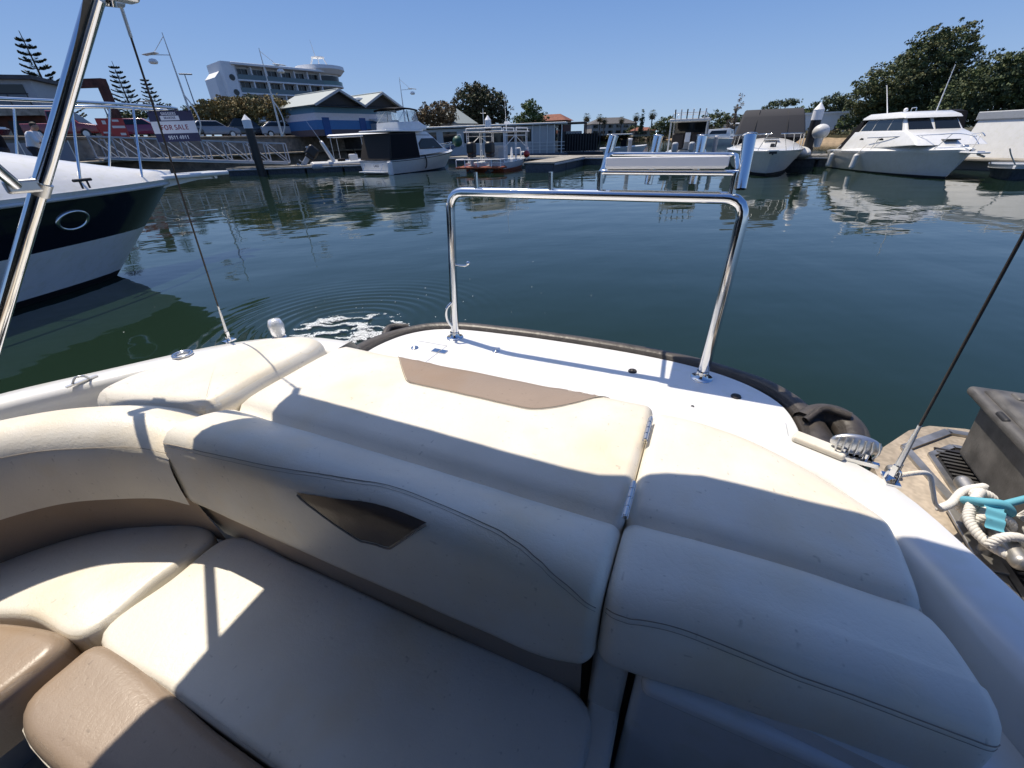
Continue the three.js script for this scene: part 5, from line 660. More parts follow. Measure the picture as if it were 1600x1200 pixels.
for (const [col, opt, x, z, a, lab] of [[[0.25, 0.012, 0.014], { ute: 1, h: 1.75 }, -31.0, -35.2, 0.25, 'red pickup parked behind the cruiser rail'], [[0.22, 0.03, 0.07], {}, -29.6, -40.5, 0.4, 'maroon car just right of the red board'], [[0.01, 0.01, 0.012], { h: 1.65 }, -29.3, -43.5, 1.0, 'black car half hidden behind the sale sign'], [[0.26, 0.27, 0.29], {}, -27.6, -46.5, 0.9, 'silver sedan parked right of the sale sign'], [[0.012, 0.014, 0.018], { h: 1.7 }, -25.9, -49.5, 0.9, 'black wagon parked behind the brown tree'], [[0.40, 0.41, 0.42], {}, -23.6, -51.8, 0.8, 'white car parked beside the striped shed'], [[0.02, 0.02, 0.024], { h: 1.6 }, -36.5, -33.5, 0.1, 'dark car at the far left behind the standing people']]) { const c = car(col, opt); c.position.set(x, 2.55, z); c.rotation.y = a; c.userData.label = lab; }
{
  const b = thing('red_board', 'red notice board with white stickers beside the pickup', 'board', [-27.35, 2.55, -34.6], R(38)); obj('panel', [box(1.5, 1.15, 0.08, 0, 0.62, 0)], M.red, b); for (const [x, y, w, h] of [[-0.35, 0.95, 0.2, 0.22], [0.3, 1.05, 0.35, 0.12], [0.35, 0.68, 0.7, 0.14], [-0.4, 0.35, 0.4, 0.1], [0.45, 0.25, 0.3, 0.14]]) obj('sticker', [box(w, h, 0.01, x, y, 0.047)], M.whiteOld, b); for (const x of [-0.6, 0.6]) obj('leg', [box(0.08, 0.3, 0.08, x, 0.1, 0)], M.dark, b);
}
// people on the quay: one smooth body from tapered bones
function person(label, x, y, z, turn, J, cols) {
  const o = thing('person', label, 'person', [x, y, z], turn, 'people on the quay');
  const bones = [['hip', 'chest', 0.15, 0.18], ['chest', 'neck', 0.17, 0.07], ['neck', 'head', 0.06, 0.095], ['head', 'crown', 0.098, 0.09], ['chest', 'shL', 0.12, 0.075], ['chest', 'shR', 0.12, 0.075], ['shL', 'elL', 0.062, 0.048], ['elL', 'haL', 0.046, 0.034], ['shR', 'elR', 0.062, 0.048], ['elR', 'haR', 0.046, 0.034], ['hip', 'hL', 0.13, 0.10], ['hip', 'hR', 0.13, 0.10], ['hL', 'kL', 0.095, 0.065], ['kL', 'fL', 0.062, 0.045], ['hR', 'kR', 0.095, 0.065], ['kR', 'fR', 0.062, 0.045], ['fL', 'tL', 0.045, 0.04], ['fR', 'tR', 0.045, 0.04], ['haL', 'fiL', 0.034, 0.018], ['haR', 'fiR', 0.034, 0.018], ['haL', 'thL', 0.022, 0.012], ['haR', 'thR', 0.022, 0.012]].map(([a, b, r0, r1]) => [VA(J[a]), VA(J[b]), r0, r1]);
  const sd = (p, bs, gr) => { let d = 1e9; for (const [a, b, r0, r1] of bs) { const ab = b.clone().sub(a), t = clamp(p.clone().sub(a).dot(ab) / ab.lengthSq()); const e = p.distanceTo(a.clone().addScaledVector(ab, t)) - lerp(r0, r1, t) - gr; const k = 0.05, h = clamp(0.5 + 0.5 * (d - e) / k); d = d > 100 ? e : lerp(d, e, h) - k * h * (1 - h); } return d; };
  const mesh = (bs, gr, keep, N = 56) => { const mc = new MarchingCubes(N, new THREE.MeshBasicMaterial(), false, false, 60000); mc.isolation = 0; const S = 1.05; for (let k = 0; k < N; k++) for (let j = 0; j < N; j++) for (let i = 0; i < N; i++) { const p = V((i - N / 2) / (N / 2) * S, (j - N / 2) / (N / 2) * S + 0.92, (k - N / 2) / (N / 2) * S); let d = sd(p, bs, gr); if (keep) d = Math.max(d, keep(p)); mc.field[i + j * N + k * N * N] = -d; } mc.update(); const c = mc.count, g = new THREE.BufferGeometry(), ps = new Float32Array(c * 3); for (let i = 0; i < c; i++) { ps[3 * i] = mc.positionArray[3 * i] * S; ps[3 * i + 1] = mc.positionArray[3 * i + 1] * S + 0.92; ps[3 * i + 2] = mc.positionArray[3 * i + 2] * S; } g.setAttribute('position', new THREE.BufferAttribute(ps, 3)); g.setAttribute('normal', new THREE.BufferAttribute(mc.normalArray.slice(0, c * 3), 3)); g.computeVertexNormals(); return mergeVertices(g, 1e-4); };
  const sm = g => { g.deleteAttribute('normal'); const q = mergeVertices(g, 1e-3); q.computeVertexNormals(); return q; };
  const body = obj('body', [sm(mesh(bones, 0)), ball(0.012, J.head[0] - 0.035, J.head[1] + 0.02, J.head[2] + 0.09), ball(0.012, J.head[0] + 0.035, J.head[1] + 0.02, J.head[2] + 0.09), ball(0.02, J.head[0], J.head[1] - 0.015, J.head[2] + 0.1)], M.skin, o);
  obj('shirt', [sm(mesh(bones.slice(0, 10).filter((_, i) => ![2, 3, 7, 9].includes(i)), 0.022, p => Math.max(p.y - J.neck[1] + 0.01, J.hip[1] - 0.06 - p.y)))], cols[0], body); obj('trousers', [sm(mesh([...bones.slice(0, 1), ...bones.slice(10, 16)], 0.02, p => Math.max(p.y - J.hip[1] - 0.05, 0.1 - p.y)))], cols[1], body); obj('hair', [ball(0.112, J.head[0], J.head[1] + 0.06, J.head[2] - 0.015, 0.92, 0.95, 1.05)], M.hair, body);
}
person('person in white T-shirt with blue print leaning forward on the quay', -17.55, 1.0, -18.1, R(115), { hip: [0, 0.93, 0], chest: [0, 1.28, 0.16], neck: [0, 1.46, 0.26], head: [0, 1.58, 0.34], crown: [0, 1.64, 0.35], shL: [-0.19, 1.38, 0.2], shR: [0.19, 1.38, 0.2], elL: [-0.26, 1.12, 0.3], elR: [0.26, 1.12, 0.3], haL: [-0.18, 0.98, 0.5], haR: [0.18, 0.98, 0.5], fiL: [-0.15, 0.94, 0.57], fiR: [0.15, 0.94, 0.57], thL: [-0.13, 1.0, 0.53], thR: [0.13, 1.0, 0.53], hL: [-0.09, 0.88, 0], hR: [0.09, 0.88, 0], kL: [-0.11, 0.48, 0.04], kR: [0.11, 0.48, 0.06], fL: [-0.11, 0.07, -0.04], fR: [0.12, 0.07, 0.02], tL: [-0.12, 0.04, 0.13], tR: [0.14, 0.04, 0.19] }, [M.shirt, M.trouser]);
person('person in dark clothes facing the leaning one at the left edge', -18.6, 1.0, -18.0, R(-70), { hip: [0, 0.92, 0], chest: [0, 1.27, 0.03], neck: [0, 1.47, 0.04], head: [0, 1.6, 0.07], crown: [0, 1.66, 0.07], shL: [-0.18, 1.4, 0.03], shR: [0.18, 1.4, 0.03], elL: [-0.25, 1.12, 0.05], elR: [0.25, 1.12, 0.08], haL: [-0.15, 1.02, 0.27], haR: [0.15, 1.0, 0.28], fiL: [-0.12, 1.0, 0.34], fiR: [0.12, 0.98, 0.35], thL: [-0.1, 1.05, 0.29], thR: [0.1, 1.03, 0.3], hL: [-0.09, 0.88, 0], hR: [0.09, 0.88, 0], kL: [-0.1, 0.48, 0.03], kR: [0.1, 0.48, 0.03], fL: [-0.1, 0.07, -0.03], fR: [0.11, 0.07, -0.03], tL: [-0.12, 0.04, 0.15], tR: [0.13, 0.04, 0.15] }, [M.canvasBlack, M.trouser]);
dock('floating_dock', 'boarding jetty under the two people at the left', [-21.5, -17.0], [-15.6, -19.4], 2.2, 1.0);

// ---------- buildings ----------
{
  // hotel
  const o = thing('hotel', 'white multi-storey hotel with curved balconies and round roof lantern', 'building', [-64.2, 2.55, -121], R(48.2)); const H = 16.6, fl = [2.2, 5.0, 7.8, 10.6, 13.2];
  obj('end_wall', [ext([[-0.2, 0], [-0.2, H], [-0.2, H]], 1).scale(0.001, 0.001, 0.001), box(3, H, 9.2, 1.0, H / 2, -4.6), ext([[-1.9, 0], [0, 0], [0, H - 1.2], [-1.9, H - 3]], 7).translate(0, 0, -5.6)], M.render, o);
  for (let i = 0; i < 3; i++) obj('round_window', [new THREE.CylinderGeometry(0.62, 0.62, 0.1, 20).rotateX(Math.PI / 2).translate(1.1, 13.6 - i * 2.9, 0.03)], M.glass, o);
  obj('core', [box(25, H - 0.6, 7.2, 14.5, (H - 0.6) / 2, -5.2)], M.render, o); obj('roof_slab', [rbox(26, 0.5, 9.6, 0.1, 14.6, H - 0.3, -4.2)], M.render, o);
  for (const y of fl) { const s = obj('balcony_slab', [rbox(24.6, 0.32, 2.0, 0.05, 14.6, y, -0.9)], M.render, o); obj('balustrade', [box(24.4, 0.95, 0.05, 14.6, y + 0.65, 0.02)], mat([0.10, 0.16, 0.18], 0.1), s); for (let i = 0; i < 7; i++) { const x = 4.1 + i * 3.5; const w = obj('window', [box(2.7, 2.1, 0.08, x, y + 1.3, -1.56)], M.glass, o); obj('mullion', [box(0.09, 2.1, 0.06, x, y + 1.3, -1.5), box(0.09, 2.1, 0.06, x - 0.9, y + 1.3, -1.5)], M.gelGrey, w); obj('party_wall', [box(0.25, 2.6, 1.7, x - 1.75, y + 1.4, -0.85)], M.render, o); } }
  const cy = (r0, r1, y0, y1) => new THREE.CylinderGeometry(r1, r0, y1 - y0, 40).translate(26.2, (y0 + y1) / 2, -4.6);
  obj('rounded_end', [cy(4.4, 4.4, 0, H - 0.6)], M.render, o); for (const y of fl) { const s = obj('round_balcony', [cy(5.3, 5.3, y - 0.15, y + 0.18)], M.render, o); obj('round_balustrade', [new THREE.CylinderGeometry(5.2, 5.2, 0.9, 40, 1, true).translate(26.2, y + 0.65, -4.6)], mat([0.10, 0.20, 0.20], 0.1), s); obj('round_glazing', [new THREE.CylinderGeometry(4.45, 4.45, 1.9, 40, 1, true).translate(26.2, y + 1.35, -4.6)], M.glass, o); }
  const ln = obj('roof_lantern', [cy(5.2, 6.2, H - 0.7, H + 0.3), cy(6.3, 6.2, H + 0.3, H + 1.1)], M.render, o); obj('lantern_ring', [new THREE.CylinderGeometry(1.7, 1.7, 0.2, 30).translate(26.2, H + 3.3, -4.6)], M.render, ln); obj('lantern_frame', [0, 1, 2, 3, 4, 5].map(i => rod([26.2 + 2.8 * Math.cos(i * 1.047), H + 1, -4.6 + 2.8 * Math.sin(i * 1.047)], [26.2 + 1.5 * Math.cos(i * 1.047), H + 3.3, -4.6 + 1.5 * Math.sin(i * 1.047)], 0.09)), M.render, ln); obj('flag_mast', [rod([25.6, H + 3.3, -4.6], [25.0, H + 7, -4.6], 0.08, 0.03)], M.gelOld, ln);
  // striped shed
  const s = thing('striped_shed', 'waterfront shed painted in blue and white bands with twin gables', 'building', [-18.5, 2.55, -48.2], R(51.9)); const bands = [[0, 0.55, [0.14, 0.10, 0.10]], [0.55, 1.35, [0.07, 0.21, 0.46]], [1.35, 1.95, [0.80, 0.77, 0.84]], [1.95, 2.65, [0.13, 0.29, 0.44]]];
  for (const [y0, y1, c] of bands) obj('wall_band', [box(9.3, y1 - y0, 6.6, 4.95, (y0 + y1) / 2, -3.3)], mat(c, 0.7, { map: tSalt }), s);
  for (const [x0, x1, lab] of [[0.0, 5.3], [5.5, 10.2]]) { const xm = (x0 + x1) / 2, e = 2.55, r = 3.85; const rf = obj('roof', [quad([x0 - 0.2, e, 1.15], [xm, r, 1.15], [xm, r, -6.9], [x0 - 0.2, e, -6.9]), quad([x1 + 0.2, e, 1.15], [xm, r, 1.15], [xm, r, -6.9], [x1 + 0.2, e, -6.9]), quad([x0 - 0.2, e - 0.08, 1.15], [xm, r - 0.08, 1.15], [xm, r - 0.08, -6.9], [x0 - 0.2, e - 0.08, -6.9])], M.tin, s); obj('gable_end', [ext([[x0, e], [x1, e], [xm, r - 0.12]], 0.1).translate(0, 0, 0.6)], M.dark, s); obj('barge_board', [bar([x0 - 0.2, e - 0.05, 1.2], [xm, r - 0.05, 1.2], 0.1, 0.2), bar([x1 + 0.2, e - 0.05, 1.2], [xm, r - 0.05, 1.2], 0.1, 0.2)], M.gelGrey, rf); obj('ridge_cap', [rod([xm, r + 0.01, 1.15], [xm, r + 0.01, -6.9], 0.07)], M.tin, rf); obj('soffit', [box(x1 - x0, 0.06, 1.1, xm, e - 0.1, 0.55)], M.dark, rf); }
  for (const x of [1.3, 5.6]) obj('blue_door', [box(0.75, 1.55, 0.06, x, 0.8, 0.03)], mat([0.012, 0.075, 0.26], 0.5), s); obj('awning', [box(2.2, 0.08, 1.2, 7.6, 1.35, 0.6, 0, R(12))], M.gelOld, s); obj('kiosk', [box(2.2, 0.9, 0.9, 7.7, 0.6, 0.4)], M.gelGrey, s); obj('wall_light', [rbox(0.3, 0.12, 0.2, 0.03, 0.4, 2.4, -4.2)], M.gelOld, s); obj('skylight', [rbox(0.8, 0.25, 0.8, 0.1, 6.7, 3.4, -1.6)], M.white, s);
  // brick tavern with balcony at far left
  const t = thing('brick_building', 'brick building with glazed balcony at the far left', 'building', [-47.3, 2.55, -43.5], R(20)); obj('lower_wall', [box(12, 2.2, 6, 0, 1.1, -3)], M.brick, t); obj('balcony_slab', [box(12.4, 0.45, 3, 0, 2.4, -0.6)], M.concPale, t); obj('upper_wall', [box(11.5, 2.4, 5, 0, 3.8, -3.6)], M.gelGrey, t); obj('fascia', [box(12.4, 0.3, 5.6, 0, 5.1, -3.4)], M.roofGrey, t);
  for (let i = 0; i < 9; i++) { const p = obj('balustrade_panel', [box(1.22, 1.0, 0.03, -5.2 + i * 1.3, 3.2, 0.85)], mat([0.10, 0.13, 0.16], 0.1), t); obj('post', [box(0.07, 1.15, 0.07, -5.85 + i * 1.3, 3.2, 0.85)], M.dark, p); } obj('handrail', [box(12, 0.08, 0.1, 0, 3.76, 0.85)], M.dark, t); for (let i = 0; i < 4; i++) obj('opening', [box(1.9, 1.5, 0.08, -4.2 + i * 2.8, 1.05, 0.02)], M.dark, t); for (let i = 0; i < 4; i++) obj('window', [box(2.0, 1.6, 0.06, -4 + i * 2.7, 3.8, -1.08)], M.glass, t);
  const pf = thing('portal_frame', 'rust brown steel portal frame right of the brick building', 'frame', [-35.0, 2.55, -45.2], 0); obj('beam', [box(3.4, 0.62, 0.6, -1.4, 4.4, 0)], M.brick, pf); obj('post', [box(0.55, 4.7, 0.58, 0.0, 2.35, 0)], M.brick, pf);
  // small houses
  const house = (name, label, x, y, z, w, d, h, rh, turn, wm, rm, floors) => { const b = thing(name, label, 'house', [x, y, z], turn); obj('wall', [box(w, h, d, 0, h / 2, 0)], wm, b); obj('roof', [tris([[-w / 2 - 0.5, h, d / 2 + 0.5], [w / 2 + 0.5, h, d / 2 + 0.5], [w / 4, h + rh, 0], [-w / 2 - 0.5, h, d / 2 + 0.5], [w / 4, h + rh, 0], [-w / 4, h + rh, 0], [w / 2 + 0.5, h, -d / 2 - 0.5], [-w / 2 - 0.5, h, -d / 2 - 0.5], [-w / 4, h + rh, 0], [w / 2 + 0.5, h, -d / 2 - 0.5], [-w / 4, h + rh, 0], [w / 4, h + rh, 0], [-w / 2 - 0.5, h, -d / 2 - 0.5], [-w / 2 - 0.5, h, d / 2 + 0.5], [-w / 4, h + rh, 0], [w / 2 + 0.5, h, d / 2 + 0.5], [w / 2 + 0.5, h, -d / 2 - 0.5], [w / 4, h + rh, 0]])], rm, b); const n = Math.max(2, Math.round(w / 3.4)); for (let f = 0; f < floors; f++) for (let i = 0; i < n; i++) { const wd = obj('window', [box(w / n * 0.6, h / floors * 0.5, 0.1, -w / 2 + (i + 0.5) * w / n, h / floors * (f + 0.55), d / 2 + 0.02)], M.glass, b); obj('sill', [box(w / n * 0.66, 0.12, 0.2, -w / 2 + (i + 0.5) * w / n, h / floors * (f + 0.55) - h / floors * 0.27, d / 2 + 0.06)], M.concPale, b); } return b; };
  house('tiled_house', 'brick house with red tiled roof above the long house boat', 11.2, 2.55, -112, 7, 6, 2.6, 1.3, -0.4, M.brick, M.roofRed, 1);
  house('waterfront_house', 'large two storey waterfront house with grey hipped roof behind the palms', 46.5, 2.3, -214, 20, 12, 4.2, 2.4, 0.12, mat([0.35, 0.31, 0.27], 0.8), M.roofGrey, 2); house('waterfront_house', 'low far house with red roof below the pair of tall palms', 57, 1.5, -200, 9, 7, 2.0, 1.2, 0, M.concPale, M.roofRed, 1); house('waterfront_house', 'far pale low house right of the fishing boat hardtop', 66, 1.0, -160, 9, 7, 2.2, 0.8, -0.2, M.render, M.roofGrey, 1); house('waterfront_house', 'white flat club house behind the far moored boats', 63, 1.0, -128, 9, 6, 2.6, 0.4, -0.35, M.render, M.gelGrey, 1);
  house('gabled_house', 'white gabled roof house between the brown and dark trees', -8.4, 2.55, -80, 5.0, 5, 1.6, 2.2, 0.9, M.render, M.tin, 1);
  const wb = thing('white_hall', 'plain white flat roofed hall behind the right beach', 'building', [56.8, 1.0, -87], R(-32)); obj('wall', [box(11, 3.2, 7, 0, 1.6, 0)], M.render, wb); obj('parapet', [box(11.3, 0.3, 7.3, 0, 3.2, 0)], M.render, wb); obj('logo_panel', [box(0.4, 0.9, 0.06, 2.6, 2.3, 3.53)], M.dark, wb); obj('opening', [box(2.4, 0.7, 0.06, 3.2, 1.0, 3.53)], M.dark, wb);
}
// ---------- trees ----------
function leaves(lobes, n, size, cols, flat = 0) {
  const pos = [], col = [], tot = lobes.reduce((a, l) => a + l[3] * l[4] * l[5], 0);
  for (const [cx, cy, cz, rx, ry, rz] of lobes) {
    const m = Math.round(n * rx * ry * rz / tot), clumps = Math.max(6, Math.round(m / 22));
    for (let c = 0; c < clumps; c++) {
      const a = rr(0, 6.283), h = rr(-1, 1), q = Math.pow(rnd(), 0.28) * rr(0.75, 1.08), s = Math.sqrt(1 - h * h); const X = cx + rx * q * s * Math.cos(a), Y = cy + ry * q * h, Z = cz + rz * q * s * Math.sin(a); const base = cols[Math.floor(rnd() * cols.length)], tone = rr(0.7, 1.3), cr = size * rr(1.2, 2.6);
      for (let i = 0; i < 22; i++) {
        const d = V(rr(-1, 1), rr(-1, 1), rr(-1, 1)), p = V(X + d.x * cr, Y + d.y * cr * 0.65, Z + d.z * cr), u = V(rr(-1, 1), rr(-1, 1), rr(-1, 1)).normalize(), w = V(rr(-1, 1), rr(-1, 1) * (1 - flat), rr(-1, 1)).cross(u).normalize(), L1 = size * rr(0.5, 1.1), L2 = L1 * rr(0.4, 0.7);
        const A = p.clone().addScaledVector(u, L1), B = p.clone().addScaledVector(w, L2), C = p.clone().addScaledVector(u, -L1), D = p.clone().addScaledVector(w, -L2); for (const k of [A, B, C, A, C, D]) pos.push(k.x, k.y, k.z); const t = 1.75 * tone * rr(0.8, 1.2); for (let k = 0; k < 6; k++) col.push(base[0] * t, base[1] * t, base[2] * t);
      }
    }
  }
  const g = new THREE.BufferGeometry(); g.setAttribute('position', new THREE.Float32BufferAttribute(pos, 3)); g.setAttribute('color', new THREE.Float32BufferAttribute(col, 3)); g.computeVertexNormals(); return g;
}
const G1 = [[0.045, 0.06, 0.018], [0.06, 0.07, 0.025], [0.035, 0.05, 0.018]], G2 = [[0.10, 0.085, 0.03], [0.13, 0.095, 0.035], [0.075, 0.07, 0.028]], G3 = [[0.05, 0.075, 0.02], [0.07, 0.09, 0.028]], G4 = [[0.03, 0.045, 0.022], [0.04, 0.055, 0.025]], G5 = [[0.10, 0.065, 0.03], [0.08, 0.06, 0.03]];
function tree(name, label, x, y, z, lobes, n, size, cols, group) { // lobes relative to the foot
  const o = thing(name, label, 'tree', [x, y, z], 0, group); const top = Math.max(...lobes.map(l => l[1])), low = Math.min(...lobes.map(l => l[1] - l[4] * 0.4)); const r = top * 0.035 + 0.05;
  obj('trunk', [pipe([[0, -0.2, 0], [0.1 * r, low * 0.5, 0], [r, low, 0.1], [0, top * 0.8, 0]], r, 16, 8)], M.bark, o);
  for (const l of lobes) obj('limb', [rod([0.2 * r, low * 0.8, 0], [l[0] * 0.8, l[1], l[2] * 0.8], r * 0.5, r * 0.15, 6)], M.bark, o);
  obj('crown', [leaves(lobes, n, size, cols)], M.leaf, o); return o;
}
tree('plane_tree', 'brownish street tree behind the gangway and cars', -27.3, 2.55, -49.5, [[0, 2.5, 0, 2.2, 1.3, 2], [-1.8, 2.2, 0.5, 1.5, 1.0, 1.4], [1.6, 2.6, 0, 1.6, 1.1, 1.5]], 5200, 0.16, G2, 'street trees'); tree('plane_tree', 'brownish street tree left of the striped shed', -24.0, 2.55, -52.5, [[0, 2.5, 0, 2.0, 1.3, 1.8], [1.6, 2.2, 0, 1.3, 1.1, 1.3], [-1.2, 2.8, 0, 1.3, 0.9, 1.3]], 4600, 0.16, G2, 'street trees');
tree('street_tree', 'dark green tree behind the sale sign', -34.5, 2.55, -58, [[0, 2.4, 0, 2.6, 1.4, 2.2], [2.4, 2.6, 0, 2.0, 1.3, 2], [-2.6, 1.9, 0, 2, 1.1, 2]], 5200, 0.19, G1, 'street trees'); tree('street_tree', 'rounded dark green tree in front of the hotel corner', -31.0, 2.55, -60, [[0, 2.8, 0, 1.9, 1.6, 1.8], [1.2, 3.6, 0, 1.3, 1.0, 1.2]], 3600, 0.18, G1, 'street trees'); tree('street_tree', 'low clipped green tree right of the brown portal', -41.5, 2.55, -56, [[0, 2.0, 0, 3.4, 1.1, 2.4], [3, 2.3, 0, 2.4, 1.3, 2]], 4200, 0.18, G1, 'street trees');
tree('fig_tree', 'large dense dark fig tree behind the long house boat', -4.2, 2.55, -86, [[-1.5, 5.0, 0, 3.0, 2.6, 3], [1.5, 4.6, 0, 3.2, 2.5, 3], [3.4, 3.2, 0, 2.4, 2.0, 2.4], [-3.6, 3.4, 0, 1.9, 1.9, 2], [-0.3, 6.4, 0, 1.8, 1.4, 1.8], [0, 2.6, 0, 4, 1.8, 2.5]], 14000, 0.23, [[0.035, 0.042, 0.018], [0.055, 0.052, 0.024], [0.045, 0.038, 0.02]]); tree('rust_tree', 'rusty brown tree left of the big fig tree', -11.0, 2.55, -76, [[0, 2.8, 0, 2.2, 1.7, 2], [2.2, 3.0, 0, 1.9, 1.6, 1.8], [-1.6, 2.2, 0, 1.6, 1.3, 1.5]], 5000, 0.2, G5); tree('conifer_bush', 'upright feathery green conifer right of the fig tree', 4.2, 2.55, -81, [[0, 2.6, 0, 1.5, 2.4, 1.4], [1.3, 2.0, 0, 1.2, 1.9, 1.2], [-1.4, 1.6, 0, 1.5, 1.4, 1.3], [2.3, 1.5, 0, 0.9, 1.4, 0.9]], 4200, 0.2, G3);
tree('paperbark_tree', 'tallest spreading dark tree at right above the hardtop cruiser', 62.5, 1.0, -76, [[-4.5, 6.2, 0, 4.6, 3.0, 4], [0.5, 8.8, 0, 4.6, 3.6, 4], [3.2, 10.8, 0, 3.5, 2.8, 3], [5.0, 8.0, 0, 3.2, 3.4, 3], [-7.2, 4.6, 0, 3.0, 2.2, 2.6], [-2.5, 4.2, 0, 4.6, 2.6, 3], [2.5, 5.0, 0, 4.8, 3.2, 3.2], [-0.5, 11.6, 0, 2.4, 1.6, 2.2], [-1.5, 2.2, 0.5, 6.5, 2.0, 3], [4.5, 2.6, 0.5, 4.5, 2.2, 3], [6, 5, 0, 3.5, 3, 3]], 52000, 0.21, [[0.045, 0.060, 0.022], [0.06, 0.072, 0.026], [0.08, 0.082, 0.032], [0.036, 0.050, 0.02]], 'trees behind the right beach');
tree('paperbark_tree', 'broad dark tree at the right edge behind the white house boat', 66.0, 1.0, -66, [[0, 5.4, 0, 4.8, 3.2, 4], [-4.4, 4.4, 0, 3.4, 2.8, 3], [4.2, 5.0, 0, 4.4, 3.4, 4], [0, 2.4, 0, 7, 2.2, 3], [-2, 7.0, 0, 2.8, 1.9, 2.4], [3, 7.6, 0, 3.4, 1.9, 2.6], [-6, 2.2, 0, 3, 2, 2.5]], 28000, 0.22, G4.concat(G1), 'trees behind the right beach'); tree('paperbark_tree', 'rounded dark tree behind the white hall', 66.5, 1.0, -100, [[0, 5.0, 0, 3.0, 2.0, 3], [-2.4, 4.2, 0, 2.0, 1.6, 2], [2.6, 4.0, 0, 2.4, 1.8, 2]], 4200, 0.26, G4, 'trees behind the right beach'); tree('paperbark_tree', 'low bushy green tree sloping down beside the white hall', 57.5, 1.0, -77.5, [[0, 2.6, 0, 2.6, 1.7, 2], [-2.6, 1.8, 0, 1.8, 1.3, 1.6], [2.2, 3.6, 0, 2.4, 2, 2]], 4600, 0.2, G4.concat(G3), 'trees behind the right beach'); tree('paperbark_tree', 'pale green tree left of the white capped pile', 62.5, 1.0, -103, [[0, 3.4, 0, 2.6, 1.6, 2], [-2.2, 3.0, 0, 1.6, 1.2, 1.6]], 2400, 0.26, G3, 'trees behind the right beach');
tree('umbrella_pine', 'flat topped spreading pine above the grey canopy', 74.0, 1.0, -132, [[0, 7.0, 0, 3.4, 0.8, 3], [-3, 6.0, 0, 2.2, 0.7, 2.2], [2.4, 7.4, 0, 2.4, 0.7, 2.2], [0, 5.0, 0, 3.8, 0.9, 3]], 3000, 0.28, G4); tree('bare_tree', 'tall thin greyish tree left of the grey canopy cruiser', 57.0, 1.0, -121, [[0, 4.0, 0, 1.0, 3.0, 1], [0.3, 6.6, 0, 0.9, 2.2, 0.9], [-0.6, 2.4, 0, 1.6, 1.6, 1.4]], 1300, 0.2, [[0.12, 0.10, 0.09], [0.09, 0.08, 0.06]]);
for (const [x, z, s, lab] of [[50, -150, 1.15, 'rounded green bush on the far bank under the tall palm'], [61.5, -142, 1.35, 'dark domed tree right of the fishing boat hardtop'], [66, -140, 1.1, 'second dark domed tree right of the fishing boat hardtop'], [54.5, -152, 0.9, 'low green bush left of the fishing boat hardtop'], [55, -203, 1.0, 'grey green far tree between palms and red roof']]) tree('bank_tree', lab, x, 1.0, z, [[0, 3.0 * s, 0, 3.0 * s, 1.9 * s, 2.6 * s], [-2.2 * s, 2.0 * s, 0, 2.2 * s, 1.5 * s, 2 * s], [2.4 * s, 2.3 * s, 0, 2.0 * s, 1.4 * s, 2 * s]], 2600, 0.32, G1, 'trees on the far bank');
{ // scrub along the far banks
  const lob = []; for (let i = 0; i < 46; i++) { const t = i / 45; const x = lerp(46, 73, t) + rr(-1, 1), z = lerp(-222, -205, t) + rr(-2, 2); lob.push([x, 1.4, z, rr(1.5, 3), rr(0.8, 1.5), 2]); } for (let i = 0; i < 40; i++) { const t = i / 39; lob.push([lerp(70, 55, t) + rr(0, 3), 1.5, lerp(-200, -122, t), rr(1.4, 2.6), rr(0.8, 1.6), 2]); } for (let i = 0; i < 26; i++) { const t = i / 25; lob.push([lerp(51, 54, t) + rr(0, 2), 1.15, lerp(-96, -62, t), rr(1.2, 2.4), rr(0.35, 0.7), 1.6]); }
  tag(obj('bank_scrub', [leaves(lob, 12000, 0.3, [[0.07, 0.07, 0.03], [0.10, 0.085, 0.04], [0.05, 0.055, 0.022]])], M.leaf), 'low scrub along the far bank and beach', 'scrub', null, 'stuff');
  const st = []; for (let i = 0; i < 420; i++) { const t = rnd(), g = new THREE.DodecahedronGeometry(rr(0.3, 0.75), 0); g.rotateY(rr(0, 6)); g.scale(1, 0.7, 1); g.translate(lerp(43.5, 70.5, t) + rr(-0.6, 0.6), rr(0.1, 0.6), (t < 0.65 ? lerp(-217.5, -226, t / 0.65) : lerp(-226, -207, (t - 0.65) / 0.35)) + 1.2); st.push(g); } tag(obj('bank_rocks', st, mat([0.22, 0.18, 0.14], 0.9, { map: tConc })), 'tumbled brown rocks along the far shore', 'rocks', null, 'stuff');
}
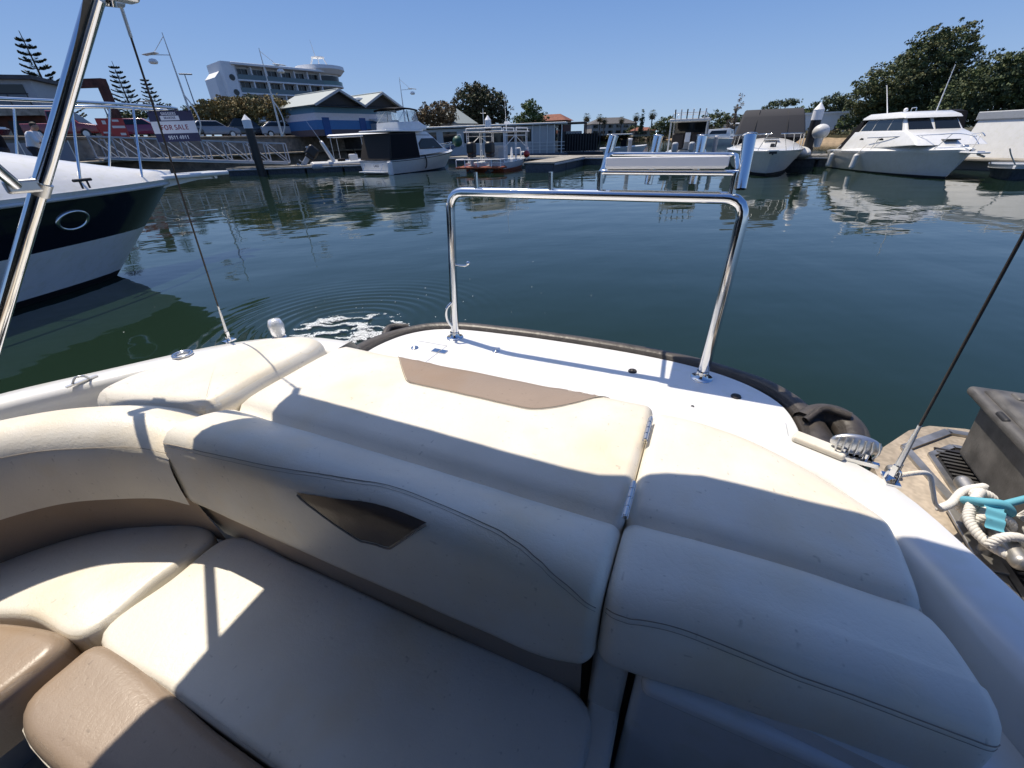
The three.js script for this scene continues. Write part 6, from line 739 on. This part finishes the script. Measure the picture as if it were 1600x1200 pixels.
// palms
{
  const palm = h => { const o = thing('fan_palm', 'x', 'palm', [0, 0, 0], 0, 'tall palms on the far bank'); obj('trunk', [pipe([[0, -0.3, 0], [0.15, h * 0.4, 0], [0.05, h, 0]], 0.22, 20, 8)], M.bark, o); const p = [], c = []; for (let i = 0; i < 46; i++) { const a = i * 2.4, up = lerp(1.1, -1.2, i / 46), L1 = rr(1.1, 1.6), d = V(Math.cos(a) * Math.cos(up), Math.sin(up), Math.sin(a) * Math.cos(up)), s = V(-Math.sin(a), 0, Math.cos(a)); let q = V(0.05, h, 0).addScaledVector(d, L1 * 0.5); const e = V(0.05, h - 0.25 * L1, 0).addScaledVector(d, L1 * 1.15); for (let k = -3; k <= 3; k++) { const b = e.clone().addScaledVector(s, k * 0.22).add(V(0, -Math.abs(k) * 0.08, 0)); for (const v of [q, b.clone().addScaledVector(s, 0.09), b.clone().addScaledVector(s, -0.09)]) p.push(v.x, v.y, v.z); const t = i > 30 ? [0.10, 0.07, 0.03] : [0.045, 0.06, 0.02]; for (let m = 0; m < 3; m++) c.push(...t); } } const g = new THREE.BufferGeometry(); g.setAttribute('position', new THREE.Float32BufferAttribute(p, 3)); g.setAttribute('color', new THREE.Float32BufferAttribute(c, 3)); g.computeVertexNormals(); obj('fronds', [g], M.leaf, o); return o; };
  const P = palm(6.4); P.position.set(32.0, 2.3, -190); P.userData.label = 'leftmost tall fan palm above the barge canopy'; const q = (x, s, lab) => dup(P, lab, [x, 2.3, -190], x, s); q(37.1, 0.95, 'second fan palm from the left over the grey roof'); q(39.0, 0.8, 'shorter fan palm third from the left over the grey roof'); q(45.7, 0.82, 'fan palm alone right of the grey hipped roof'); q(51.2, 0.95, 'slim tall fan palm left of the narrow pine'); q(57.4, 1.06, 'tall fan palm just right of the narrow pine');
  tree('narrow_pine', 'narrow dark pine between two fan palms', 53.6, 2.0, -190, [[0, 2.0, 0, 0.9, 2, 0.9], [0, 4.6, 0, 0.75, 1.9, 0.75], [0, 7, 0, 0.4, 1.6, 0.4]], 1500, 0.26, G4);
}
// Norfolk pines: whorls of flat rising branches
{
  const pine = () => { const o = thing('norfolk_pine', 'x', 'tree', [0, 0, 0], 0, 'Norfolk pines behind the street'); const h = 10; obj('trunk', [rod([0, -0.3, 0], [0, h, 0], 0.2, 0.03, 8)], M.bark, o); for (let t = 0; t < 13; t++) { const y = 2.2 + t * 0.58, L1 = lerp(2.3, 0.35, t / 12.5), tri = [], col = []; for (let b = 0; b < 6; b++) { const a = b * 1.047 + t * 0.4 + rr(-0.15, 0.15), d = V(Math.cos(a), 0, Math.sin(a)), s = V(-Math.sin(a), 0, Math.cos(a)); for (let k = 0; k < 44; k++) { const f = rr(0.2, 1), p = V(0, y + 0.32 * L1 * f * f + rr(-0.04, 0.04), 0).addScaledVector(d, L1 * f), w = lerp(0.12, 0.34, Math.sin(Math.PI * f)) * (rnd() < 0.5 ? 1 : -1); const A = p, B = p.clone().addScaledVector(s, w).addScaledVector(d, 0.2).add(V(0, 0.12, 0)), C = p.clone().addScaledVector(d, 0.24).add(V(0, -0.02, 0)); for (const v of [A, B, C]) tri.push(v.x, v.y, v.z); const q = rr(0.7, 1.3); for (let m = 0; m < 3; m++) col.push(0.035 * q, 0.05 * q, 0.025 * q); } } const g = new THREE.BufferGeometry(); g.setAttribute('position', new THREE.Float32BufferAttribute(tri, 3)); g.setAttribute('color', new THREE.Float32BufferAttribute(col, 3)); g.computeVertexNormals(); obj('branch_whorl', [g], M.leaf, o).userData.kind = 'stuff'; } return o; };
  const P = pine(); P.position.set(-48.6, 2.55, -55); P.userData.label = 'tall Norfolk pine above the brick building balcony'; dup(P, 'Norfolk pine behind the canopy pole', [-42.8, 2.55, -58], 1.2, 0.78); dup(P, 'thin Norfolk pine just left of the sale sign', [-48.3, 2.55, -70], 2.1, 0.80); dup(P, 'small Norfolk pine beside the hotel end wall', [-53.5, 2.55, -95], 0.4, 0.78); dup(P, 'Norfolk pine seen through the portal frame', [-38.4, 2.55, -50], 2.9, 0.36);
}
scene.traverse(o => { if (o.isMesh) { o.castShadow = true; o.receiveShadow = true; } });
renderer.render(scene, camera);
